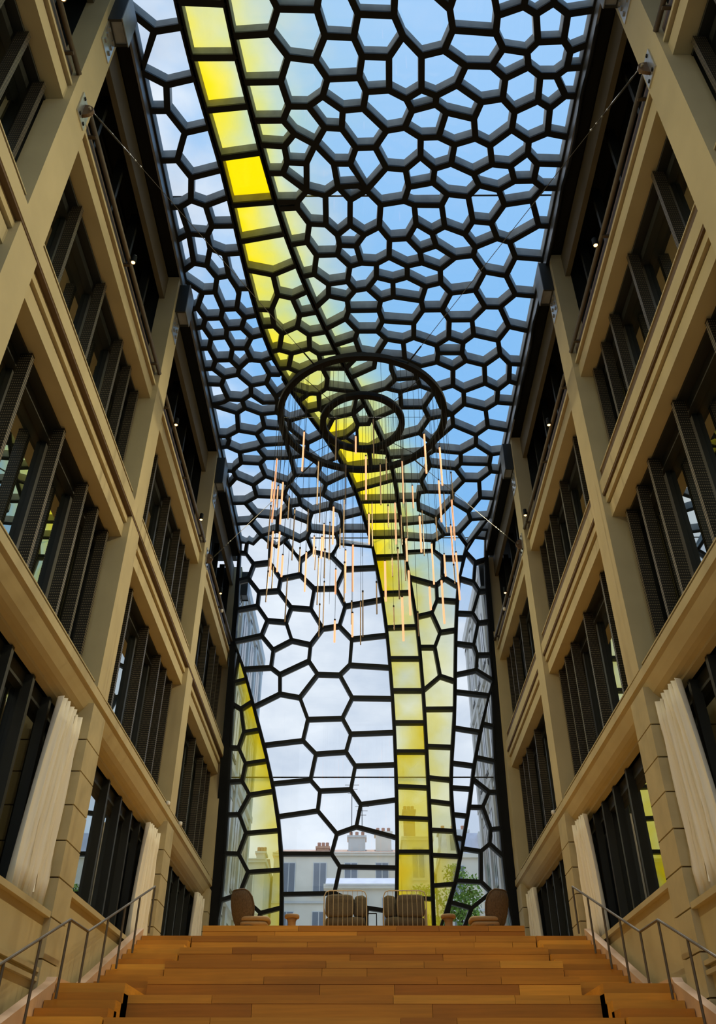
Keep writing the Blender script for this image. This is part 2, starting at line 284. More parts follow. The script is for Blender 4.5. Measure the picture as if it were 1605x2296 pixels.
SPOT_W = 620
VTXT = '-781,1510 -772,1660 -899,1678 -995,1590 -995,1510 -995,1850 -995,1840 -752,1880 -890,1910 -908,2030 -995,2030 -721,2110 -845,2138 -906,2278 -995,2280 -692,2330 -853,2372 -876,2499 -939,2537 -995,2540 -678,2480 -805,2530 -578,1520 -574,1570 -778,1560 -553,1790 -762,1790 -522,2010 -732,2030 -488,2240 -699,2270 -443,2510 -674,2530 -389,1518 -356,1590 -397,1690 -563,1700 -325,1790 -367,1897 -539,1900 -190,1594 -159,1701 -207,1805 -173,1518 -60,1518 -14,1613 -34,1708 3,1788 -11,1881 -154,1887 -180,1965 -248,2012 -338,2011 -371,2079 -512,2080 -175,2116 -225,2201 -321,2145 -88,2032 -95,2121 -375,2208 -494,2200 -273,2297 -367,2292 -393,2350 -471,2350 -28,2218 -57,2301 -139,2300 21,1945 7,2024 -280,2448 -121,2426 -186,2475 -330,2509 23,2447 -17,2419 -60,2502 118,2132 65,2216 121,2324 -189,2646 -276,2640 -334,2544 139,1619 181,1704 122,1792 141,1518 278,1518 375,1594 396,1679 364,1764 266,1787 396,1518 550,1518 582,1621 583,1693 624,1759 582,1834 467,1831 126,1939 274,1938 206,1980 435,1917 344,1965 688,1586 746,1616 772,1730 732,1775 692,1518 804,1518 813,1573 881,1616 884,1726 995,1530 995,1600 995,1740 922,1770 920,1844 879,1878 807,1878 748,1838 995,1840 651,1888 651,1981 555,1996 816,1992 715,2043 938,1969 877,2027 995,1970 236,2035 204,2117 343,2006 529,2076 396,2044 368,2165 284,2168 546,2173 449,2204 714,2130 621,2210 887,2148 804,2187 995,2170 287,2267 216,2333 440,2303 361,2330 642,2307 556,2358 809,2251 734,2318 995,2310 864,2305 357,2405 237,2429 591,2421 542,2484 435,2470 766,2399 693,2448 862,2397 995,2440 916,2438 217,2508 97,2529 410,2534 269,2531 871,2508 733,2532 679,2640 581,2629 546,2706 436,2660 995,2660 930,2657 91,2661 12,2708 -63,2648 284,2643 243,2732 148,2739 372,2701 791,2758 722,2734 611,2790 605,2842 508,2855 400,2779 313,2814 -32,2777 147,2851 80,2894 -4,2888 329,2888 249,2910 433,2933 680,2950 640,3076 505,3097 442,3024 836,2854 802,2977 995,2870 -66,2910 79,2984 30,3062 -41,3075 -82,3012 252,2985 173,3012 359,3049 178,3120 106,3146 339,3151 464,3217 354,3218 872,3107 797,3198 710,3196 995,3120 96,3217 -78,3220 -86,3140 305,3315 121,3298 645,3292 512,3293 995,3380 868,3344 519,3429 450,3489 309,3428 90,3376 -27,3376 -97,3280 247,3462 147,3440 667,3408 610,3468 818,3452 83,3577 -12,3554 -44,3435 263,3603 176,3596 465,3552 462,3628 366,3660 610,3553 641,3616 568,3688 845,3564 760,3655 995,3650 915,3644 -436,2550 -295,2752 -390,2770 -247,2837 -266,2961 -336,2980 -130,2709 -120,2774 -134,2834 -189,3031 -192,3112 -271,3200 -219,3360 -174,3490 -141,3580 -104,3680 74,3669 -74,3760 327,3679 579,3830 465,3880 369,3833 345,3761 782,3812 653,3884 931,3793 871,3870 995,3820 879,3986 813,4052 666,4000 995,4000 596,4097 519,4029 847,4220 777,4303 612,4206 995,4260 482,4392 786,4405 690,4492 505,4465 995,4490 904,4508 905,4618 701,4607 453,4511 670,4667 482,4629 925,4698 853,4802 743,4799 995,4710 995,5020 883,5007 671,4940 811,5186 677,5061 428,4805 474,4933 421,4946 579,5263 430,5157 418,5038 841,5288 761,5477 649,5492 568,5310 981,5268 850,5648 181,3683 209,3775 153,3854 -14,3920 244,3884 404,4030 256,4030 69,4150 446,4139 388,4281 143,4380 185,4540 236,4800 267,5040 300,5350 573,5576 322,5550 573,5678 340,5690 816,5738 645,5738 634,5886 652,5915 584,5977 371,5910 756,5988 584,6105 536,6219 412,6250 740,6118 716,6358 595,6377 547,6500 431,6500 687,6768 577,6729 446,6840 672,6978 449,6980 639,7258 453,7250 617,7488 455,7470 613,7648 457,7630 620,7828 457,7820 653,7989 457,7980 605,8159 456,8170 496,8434 456,8434 933,5418 995,5420 995,5550 895,5528 994,5750 905,5779 835,5688 880,5957 769,5918 978,6030 918,6034 854,6224 730,6218 975,6290 891,6301 844,6486 708,6468 967,6560 865,6562 849,6684 690,6718 975,6769 934,6879 681,6848 846,7149 658,7118 785,7389 627,7368 755,7549 613,7538 718,7729 615,7718 680,7879 622,7868 646,8019 865,7089 956,6790 947,7110 936,7360 799,7329 935,7570 877,7569 768,7479 825,7671 732,7669 940,7810 868,7816 854,7910 791,7957 665,7939 940,7990 779,8147 612,8139 950,8260 844,8209 706,8305 566,8269 643,8434 521,8434 975,8434 -406,2700 -658,2750 -358,2900 -496,2966 -644,2930 -481,3106 -527,3214 -615,3210 -308,3080 -399,3129 -521,3334 -598,3340 -364,3253 -385,3342 -479,3393 -261,3230 -212,3380 -319,3403 -506,3522 -561,3540 -320,3512 -432,3551 -156,3540 -267,3557 -460,3672 -526,3680 -248,3678 -328,3676 -396,3712 -471,3840 -481,3810 -220,3763 -232,3852 -283,3902 -322,3897 -347,3902 -47,3830 -25,3890 -416,3970 -283,4042 -371,4070 -170,3974 -196,4133 -233,4232 -274,4280 -61,4087 16,4000 51,4100 62,4130 42,4189 -31,4194 -43,4244 -110,4323 -239,4360 -39,4392 -42,4427 -43,4457 -170,4427 -189,4480 86,4200 46,4469 59,4638 -118,4680 174,4490 210,4650 234,4790 -54,4920 268,5050 -24,5060 295,5300 21,5310 319,5520 59,5530 344,5720 95,5730 389,6040 148,6050 419,6330 181,6340 436,6590 200,6590 215,6840 451,7080 225,7080 453,7290 229,7290 456,7540 232,7530 457,7750 232,7740 457,7960 228,7960 456,8250 219,8240 213,8434 -920,2697 -995,2740 -790,2652 -824,2708 -665,2650 -995,2750 -923,2885 -995,2940 -820,2791 -855,2901 -653,2820 -748,2827 -742,2969 -811,2985 -632,3060 -705,3061 -835,3081 -907,3086 -995,3000 -995,2990 -954,3195 -995,3210 -701,3095 -727,3203 -809,3209 -610,3250 -687,3268 -828,3271 -920,3276 -942,3338 -995,3350 -716,3346 -804,3354 -816,3417 -908,3428 -588,3400 -665,3422 -932,3507 -995,3510 -708,3508 -789,3508 -815,3603 -907,3607 -551,3580 -621,3614 -683,3604 -710,3609 -769,3675 -934,3676 -995,3680 -784,3728 -873,3752 -584,3729 -612,3801 -712,3825 -509,3730 -499,3760 -899,3816 -995,3810 -720,3905 -783,3958 -873,3950 -559,3926 -553,3979 -649,3982 -909,3976 -995,4000 -774,4031 -831,4080 -569,4074 -670,4091 -995,4090 -845,4252 -928,4312 -995,4310 -995,4290 -663,4219 -723,4284 -492,4157 -489,4236 -546,4236 -357,4100 -265,4300 -380,4383 -918,4348 -942,4418 -995,4430 -701,4360 -690,4401 -732,4436 -861,4477 -525,4387 -863,4593 -918,4654 -934,4686 -995,4680 -687,4541 -731,4603 -507,4540 -479,4367 -391,4506 -171,4530 -303,4626 -707,4746 -804,4848 -921,4762 -491,4734 -545,4838 -332,4737 -995,4870 -794,4986 -890,5067 -995,5070 -596,4999 -268,4843 -297,4966 -477,4983 -106,4720 -46,4950 -234,5037 -826,5231 -877,5327 -995,5340 -555,5112 -661,5260 -472,5087 -247,5137 -390,5194 2,5200 -163,5271 -176,5180 -421,5328 -557,5233 -809,5498 -888,5616 -920,5590 -939,5611 -995,5580 -678,5437 -416,5434 -447,5525 -508,5578 -590,5511 -158,5356 -173,5439 -212,5476 43,5440 -641,5583 -701,5645 -750,5604 81,5650 -190,5616 -250,5720 -410,5680 -503,5755 -752,5773 -876,5789 -950,5694 -1002,5690 -502,5883 -654,5919 -148,5834 -160,5875 -212,6003 -383,6007 111,5820 -911,5918 -992,5940 -667,6023 -820,6036 -406,6182 -559,6169 -137,6157 -182,6325 -309,6345 155,6100 -825,6156 -982,6190 -596,6291 -740,6278 -399,6477 -544,6443 -779,6402 -992,6452 -681,6520 -85,6432 -99,6640 -174,6718 -339,6713 -409,6608 187,6400 -693,6659 -898,6672 -622,6714 -615,6864 -803,6962 -467,6891 -79,6895 -151,7047 -402,7055 205,6660 218,6900 -433,7209 -713,7242 -88,7162 -123,7290 -337,7305 -371,7486 -637,7512 -56,7389 -87,7551 -302,7561 227,7150 231,7380 232,7620 -17,7651 -315,7694 -588,7732 -48,7799 -180,7844 -215,7972 -553,7972 -157,8053 -192,8215 -538,8222 230,7870 225,8060 216,8330 25,8304 11,8434 -530,8434 214,8434 -972,6502 -868,6752 -963,6780 -946,6562 -814,6922 -895,6978 -960,6940 -861,7151 -892,7262 -952,7260 -749,7132 -680,7352 -834,7375 -851,7493 -945,7500 -625,7562 -792,7588 -856,7717 -939,7720 -573,7822 -799,7841 -841,7972 -935,7970 -545,8072 -769,8087 -816,8221 -939,8260 -536,8302 -671,8334 -533,8434 -697,8434 -962,8434 -845,-361 -995,-361 -995,-682 -856,-685 -855,-640 -849,-480 -875,-1277 -995,-1274 -995,-1544 -884,-1544 -881,-1440 -876,-1280 -780,1518 -995,1518 -995,1196 -794,1196 -791,1280 -784,1440 -825,270 -995,275 -995,-42 -835,-46 -834,0 -828,160 -995,-1795 -892,-1798 -891,-1760 -886,-1600 -995,-992 -866,-993 -865,-960 -860,-800 -805,890 -995,901 -995,589 -814,592 -813,640 -808,800 -844,-320 -839,-160 -823,320 -818,480 -995,-2017 -900,-2019 -896,-1920 -995,-2200 -906,-2200 -902,-2080 -802,960 -797,1120 -870,-1120 -720,-1953 -897,-1946 -730,-2200 -725,-2080 -710,-1700 -889,-1693 -719,-1920 -713,-1760 -700,-1445 -881,-1439 -706,-1600 -690,-1190 -872,-1184 -700,-1440 -694,-1280 -680,-935 -864,-929 -687,-1120 -681,-960 -670,-680 -856,-674 -675,-800 -660,-425 -847,-419 -668,-640 -662,-480 -650,-171 -839,-164 -656,-320 -640,84 -831,91 -649,-160 -643,0 -630,339 -822,346 -637,160 -630,320 -620,595 -814,602 -624,480 -609,860 -805,867 -618,640 -611,800 -597,1158 -795,1167 -605,960 -599,1120 -578,1518 -592,1280 -583,1440 392,-1511 376,-1712 580,-1798 684,-1712 711,-1518 654,-1440 535,-1412 466,1257 239,1298 151,1212 219,999 375,959 511,1191 -225,-1769 -157,-1484 -360,-1415 -424,-1460 -475,-1638 -402,-1747 -277,852 -403,1035 -603,1024 -615,721 -306,758 -75,-34 -351,41 -464,-186 -379,-282 -151,-249 -27,-630 172,-692 291,-633 326,-503 165,-347 -41,-420 -79,-539 995,-1243 798,-1212 995,-1513 711,-1072 644,-1053 449,-1186 -229,-1136 -244,-889 -358,-832 -486,-943 -459,-1156 -363,-1211 301,-1755 93,-1669 -62,-1852 52,-1994 254,-1941 -403,-447 -665,-551 -667,-616 -371,-780 -286,-567 189,-1291 -16,-1187 -44,-1199 -126,-1472 63,-1546 202,-1418 -397,140 -636,182 -650,-174 -692,-1226 -697,-1359 670,-522 498,-423 469,-811 536,-815 668,-697 825,360 680,547 491,465 523,179 736,212 60,-981 -116,-854 614,-127 511,164 321,124 235,-113 504,-215 14,-2200 -162,-1837 -330,-2142 -324,-2200 -14,232 -71,-31 217,-124 141,299 90,302 -3,1233 -67,1518 -228,1518 -321,1260 -299,1210 -103,1154 960,-837 995,-1845 839,-418 732,-137 995,-438 995,-833 732,934 701,1166 437,845 622,817 392,-2088 589,-1927 -624,483 -309,439 -221,596 -83,947 -588,1344 995,1196 731,1190 995,876 -26,595 358,526 318,637 76,702 750,1518 518,1518 -278,327 730,-2037 995,-1863 995,375 898,-11 995,-11 -513,-1926 -709,-1656 -720,-1940 352,-1153 292,-1001 -680,-920 705,619 995,693 744,-2200 995,-2200 52,876 146,-946 391,-2200 217,1518 995,1518'
FTXT = 'A0,1,2,3,4 A3,2,5,6 A2,1,7,8,5 A5,8,9,10 A8,7,11,12,9 A10,9,12,13,14 A12,11,15,16,13 A14,13,16,17,18,19 A16,15,20,21,17 B22,23,24,0 B23,25,26,24 B25,27,28,26 B27,29,30,28 B29,31,32,30 C33,34,35,36,22 C36,35,37,38,39 C34,40,41,42,37,35 C43,40,34,33 C44,45,46,41,40,43 C41,46,47,48,49,42 C37,42,49,50,51,52,38 C39,38,52,53,54 C52,51,55,56,57,53 C51,50,58,59,55 C54,53,57,60,61 C57,56,62,63,60 C61,60,63,64,65 C55,59,66,67,68,56 C49,48,69,70,58,50 C64,63,62,71 C62,56,68,72,73,71 C65,64,71,74,31 C68,67,75,76,72 C76,75,77,72 C58,70,78,79,66,59 C66,79,80,75,67 C71,73,81,82,83,74 C45,84,85,86,47,46 C87,84,45,44 C88,89,90,91,92,85,84,87 C89,93,94,95,96,90 C90,96,97,98,99,91 C47,86,100,69,48 C86,85,92,101,102,100 C92,91,99,103,104,101 C95,105,106,107,108,97,96 C93,89,88 C109,105,95,94 C110,111,106,105,109 C106,111,112,113,107 C114,115,112,111,110 C112,115,116,117,113 C107,113,117,118,119,120,121,108 C117,116,122,118 C98,97,108,121,123 C99,98,123,124,125,103 C123,121,120,126,127,124 C120,119,128,129,126 C119,118,122,130,128 C69,100,102,131,132,78,70 C102,101,104,133,131 C104,103,125,134,135,133 C131,133,135,136,137,132 C135,134,138,139,136 C134,125,124,127,140,141,138 C127,126,129,142,143,140 C129,128,130,144,142 C78,132,137,145,146,80,79 C137,136,139,147,148,145 C139,138,141,149,150,147 C141,140,143,151,152,149 C143,142,144,153,154,151 C146,145,148,155,156 C148,147,150,157,158,159,155 C150,149,152,160,161,157 C152,151,154,162,160 C154,153,163,164,162 C80,146,156,165,166,75 C156,155,159,167,168,165 C161,160,162,164,169,170 C158,157,161,170,171,172 C159,158,172,173,174,167 C169,164,163,175,176 C77,75,166,177,178,179 C166,165,168,180,181,182,177 C168,167,174,183,180 C171,170,169,176,184,185 C172,171,185,186,173 C183,174,173,186,187,188,189 C181,180,183,189,190 C191,178,177,182,192,193,194 C182,181,190,195,196,192 C190,189,188,197,195 C197,188,187,198,199,200,201 C186,185,184,202,203,198,187 C184,176,175,204,202 C205,194,193,206,207,208,209 C193,192,196,210,211,206 C196,195,197,201,212,210 C207,206,211,213,214 C211,210,212,215,213 C212,201,200,216,217,215 C198,203,218,219,220,199 C202,204,221,218,203 C208,207,214,222,223,224 C214,213,215,217,225,226,222 C200,199,220,227,228,216 C219,218,221,229,230 C225,217,216,228,231,232,233 C223,222,226,234,235,236 C226,225,233,237,238,234 C228,227,239,240,231 C227,220,219,230,241,239 C235,234,238,242,243,244 C238,237,245,246,242 C237,233,232,247,248,249,245 C232,231,240,250,247 C247,250,251,252,248 C240,239,241,253,254,251,250 C241,230,229,255,256,253 C257,83,82,258,259 C259,258,260,261,262 C73,72,77,179,263,81 C82,81,263,264,265,260,258 C263,179,178,191,264 C264,191,194,205,265 C260,265,205,209,266,261 C262,261,266,267,268 C266,209,208,224,267 C268,267,224,223,236,269 C269,236,235,244,270 C270,244,243,271 C272,243,242,273,274 C275,249,248,252,276,277,278,279 C252,251,254,280,281,276 C254,253,256,282,283,280 C256,255,284,282 C281,280,283,285,286,287 C283,282,284,288,285 C277,276,281,287,289,290 C289,287,286,291,292,293 C286,285,288,294,291 C295,293,292,296,297,298 C292,291,294,299,300,296 C297,296,300,301,302 C303,298,297,302,304,305 C302,301,306,307,308,304 C301,300,299,309,306 C307,306,309,310,311 C312,308,307,311,313,314 C315,305,304,308,312,316 C317,316,312,314,318,319,320 C318,314,313,321,322,323,324 C313,311,310,325,321 C322,321,325,326 C274,273,242,246,327,328,329,330 C328,279,278,331,329 C327,246,245,249,275,279,328 C331,278,277,332,333 C330,329,331,333,334 C334,333,332,335,336,337 C332,277,290,289,335 C335,289,293,295,336 C337,336,295,298,303,338 C338,303,305,315,339 C339,315,316,317,320,340 C340,320,319,318,324,341 C341,324,323,342,343 C343,342,344,345 C342,323,322,326,346,347,344 C345,344,347,348,349,350,351 C347,346,352,349,348 C351,350,353,354,355 C350,349,352,356,353 C353,356,357,358,354 C355,354,358,359,360 C358,357,361,362,359 C360,359,362,363 C363,362,361,364,365 C365,364,366,367 C367,366,368,369 C369,368,370,371 C371,370,372,373 C373,372,374,375 C375,374,376,377 C377,376,378,379 D380,381,382,383 D383,382,384,385,386 D386,385,387,388 D385,384,389,390,387 D388,387,390,391,392 D390,389,393,394,391 D392,391,394,395,396 D394,393,397,398,395 D396,395,398,399,400 D398,397,401,399 D400,399,401,402,403 D403,402,404,405 D405,404,406,407 D407,406,408,409 D409,408,410,411 D411,410,412,413 D413,412,414 E415,416,417 E415,417,418,419 E419,418,420,421,422 E422,421,423,424 E421,420,425,426,423 E424,423,426,427,428,429 E426,425,430,427 E429,428,431,432 E428,427,430,433,434,431 E432,431,434,435,436 E436,435,437,438 E434,433,439,437,435 B32,31,440,441 B441,440,442,443,444 B444,443,445,446,447 B443,442,448,449,445 B447,446,450,451 B446,445,449,452,453,454,450 B449,448,455,452 B452,455,456,457,453 B451,450,454,458,459 B454,453,457,460,461,458 B457,456,462,463,460 B459,458,461,464,465 B461,460,463,466,467,468,464 B463,462,272,466 B465,464,468,469,470 B468,467,466,471,472,473,474,475,469 B466,272,476,477,472,471 B469,475,478 B478,475,474,473,479,480 B473,472,477,481,479 B480,479,482,483,484 B479,481,477,485,482 B485,486,487,488,489,490 B483,482,485,490,491,492,493,484 B493,492,494,495,496,497,498 B491,490,489,488,499,337,500,496,494 B497,494,495,496,500,501,502,498 B500,503,504,501 B502,501,504,505,506 B506,505,507,508 B508,507,509,510 B510,509,511,512 B512,511,513,514 B514,513,515,516 B516,515,517,518 B518,517,519,520 B520,519,363,521 B521,363,522,523 B523,522,524,525 B525,524,526,527 B527,526,528,529 B529,528,530,531 B531,530,532,533 B533,532,379,534 A19,18,535,536 A18,17,21,537,538,535 A21,20,539,537 A540,536,535,541,542 A535,538,543,544,541 A538,537,539,545,546,543 A544,543,546,547,548 A546,545,549,550,547 A541,544,548,551,552,553,554,542 A554,553,552,555,556 A548,547,550,557,558,559,551 A550,549,560,561,558,557 A552,551,559,562,563,555 A556,555,563,564,565 A559,558,561,566,567,562 A563,562,567,568,569,564 A561,560,570,571,566 A565,564,569,572,573 A567,566,571,574,575,568 A569,568,575,576,577,572 A571,570,578,579,580,574 A575,574,580,581,582,576 A573,572,577,583,584 A577,576,582,585,586,583 A582,581,580,579,587,588,589,585 A579,578,590,591,590,587 A584,583,586,592,593 A586,585,589,594,595,596,592 A589,588,597,598,599,594 A587,590,591,469,597,588 A593,592,596,600,601 A600,596,595,602,603,601 A595,594,599,598,604,605,602 A606,601,603,607,608,609,610 A603,602,605,611,612,607 A605,604,613,614,615,611 A598,597,469,616,613,604 A613,616,617,618,614 A609,608,619,620,621 A608,607,612,622,623,624,625,620,619 A612,611,615,626,623,622 A621,620,625,627,628,629,630 A625,624,631,632,627 A624,623,626,633,631 A626,634,618,635,633 A618,617,636,637,635 A628,627,632,638,639,640,629 A632,631,633,641,642,638 A633,635,637,643,641 A630,629,640,644 A644,640,639,645,646,647 A639,638,642,648,645 A642,641,643,649,650,651 A637,636,652,649,643 A649,652,653,654,650 A647,646,655,656,657 A646,645,648,658,659,655 A648,642,651,660,658 A651,650,654,661,662,660 A654,653,663,664,665,661 A658,660,662,666,667 A657,656,668,669,670,671,672 A656,655,659,673,668 A659,667,666,674,675,676,677,673 A666,662,661,665,664,678,679,680,674 A664,663,681,679,678 A668,673,677,682,683,684 A680,679,681,685,686 A675,674,680,686,687,688 A682,677,676,675,688,689 A671,670,669,668,684,690,691,692 A672,671,670,671,692,693 A684,683,682,689,694,695,690 A689,688,687,696,697,698,699,694 A687,686,685,700,696 A693,692,691,701,702 A691,690,695,703,704,701 A695,694,699,705,706,703 A699,698,707,708,709,705 A698,697,696,700,710,707 A702,701,704,711,712 A704,703,706,713,714,711 A706,705,709,715,716,713 A712,711,714,717,718 A714,713,716,719,717 A709,708,720,721,722,723,724,715 A708,707,710,725,720 A718,717,719,726,727 A719,716,715,724,728,726 A727,726,728,729,730 A728,724,723,731,729 A731,723,722,732,733,734 A722,721,735,736,732 A720,725,735,721 A730,729,731,734,737,738 A734,733,739,740,741,737 A738,737,741,742,743 A741,740,744,745,746,742 A733,732,736,747,739 A740,739,747,748,744 A745,744,748,749,750 A743,742,746,751,752 A746,745,750,753,754,751 A752,751,754,755,756 A756,755,757,758,759 A753,750,749,760 A755,754,753,760,761,757 A757,761,762,763,758 A759,758,763,764,765 A763,762,766,764 F767,768,769,770 F768,771,772,773,769 F773,772,774,775,776 F772,771,777,774 F775,774,777,778,779 F776,775,779,780,781 F779,778,782,783,780 F781,780,783,784,785 F783,782,786,787,784 F785,784,787,788,789 F787,786,790,791,788 F789,788,791,792,793 F791,790,794,795,792 F795,794,796,797 F793,792,795,797,798 C31,74,83,257 C271,243,272 B486,485,477 B503,500,337 A618,634,626,615,614 A667,659,658 A799,800,801,802,803,804 A805,806,807,808,809,810 A811,812,813,814,815,816 A817,818,819,820,821,822 A808,807,823,824,825,826 A802,801,827,828,829,830 A831,832,833,834,835,836 A820,819,800,799,837,838 A834,833,818,817,839,840 A824,823,841,842,843 A842,841,844,845,846 A814,813,832,831,847,848 A828,827,806,805,849 B850,851,846,845,852,853 B854,855,825,843,851,850,856,857 B858,859,809,826,855,854,860 B861,862,810,859,858,863,864 B865,866,829,849,862,861,867,868 B869,870,830,866,865,871 B872,873,804,803,870,869,874,875 B876,877,837,873,872,878 B879,880,821,838,877,876,881,882 B883,884,839,822,880,879,885,886 B887,888,840,884,883,889 B890,891,836,835,888,887,892,893 B894,895,848,847,891,890,896,897 B898,811,816,815,895,894,899,900 C901,902,903,904,905,906,907 C908,909,910,911,912,913 C914,915,916,917,918,919 C920,921,922,896,893,923,924 C925,926,927,928,929 C930,931,932,933,934,935,936 C937,938,906,905,939 C906,938,940,941,942,907 C943,944,945,946,947,948 C949,950,951,952,953 C954,955,956,957,958 C959,960,961,962,963,964 C927,926,965,966,885,882,881,967 C947,968,864,969,917,916,948 C970,971,933,932,972,973,974 C975,976,977,978,979 C962,961,943,948,916,915 C980,981,944,943,961,960 C982,983,984,985,986 C987,952,951,988,989,990 C991,992,993,985,984,994,995 C996,997,998,999,1000,1001 C940,1002,974,973,941 C939,905,904,1003 C1004,1005,982,986,971,970 C1006,1004,970,974,1002,1007 C1008,1009,913,912,1010,1011 C949,953,1012,1013,903,902 C924,923,892,1014,1015,1016 C1000,921,920,1017,1001 C1018,999,998,898,900 C1019,1020,1009,1008,1021 C1022,995,994,1023,1024,1025 C1020,1026,1027,908,913,1009 C965,1028,1015,1014,889,886,966 C1029,1030,1003,904,903,1013 C995,1022,1016,1015,1028,991 C1031,975,979,1032,1033 C1034,919,918,1035,857,856,1036 C929,928,954,958,936,935 C990,989,1034,1036,853,852 C1037,959,964,901,907,942 C972,1038,1037,942,941,973 C957,956,874,871,1039,946,945 C1040,1041,1021,1008,1011 C1030,1029,1042,1043 C1041,1040,976,975,1031 C1040,1011,1010,1024,1023,977,976 C978,977,1023,994,984,983 C1025,1044,1017,920,924,1016,1022 C981,930,936,958,957,945,944 C1033,1032,1005,1004,1006 C911,1044,1025,1024,1010,912 C986,985,993,934,933,971 C980,960,959,1037,1038,1045 C1032,979,978,983,982,1005 C1046,1012,953,952,987 C1042,1029,1013,1012,1046 C909,1047,997,996,910 C931,1045,1038,972,932 C929,935,934,993,992,925 C955,954,928,927,967,878,875 C1048,1026,1020,1019 C991,1028,965,926,925,992 C915,914,988,951,950,963,962 C989,988,914,919,1034 C917,969,863,860,1035,918 C921,1000,999,1018,899,897,922 C911,910,996,1001,1017,1044 C1007,1002,940,938,937 C908,1027,1047,909 C947,946,1039,868,867,968 C1045,931,930,981,980 C901,964,963,950,949,902'
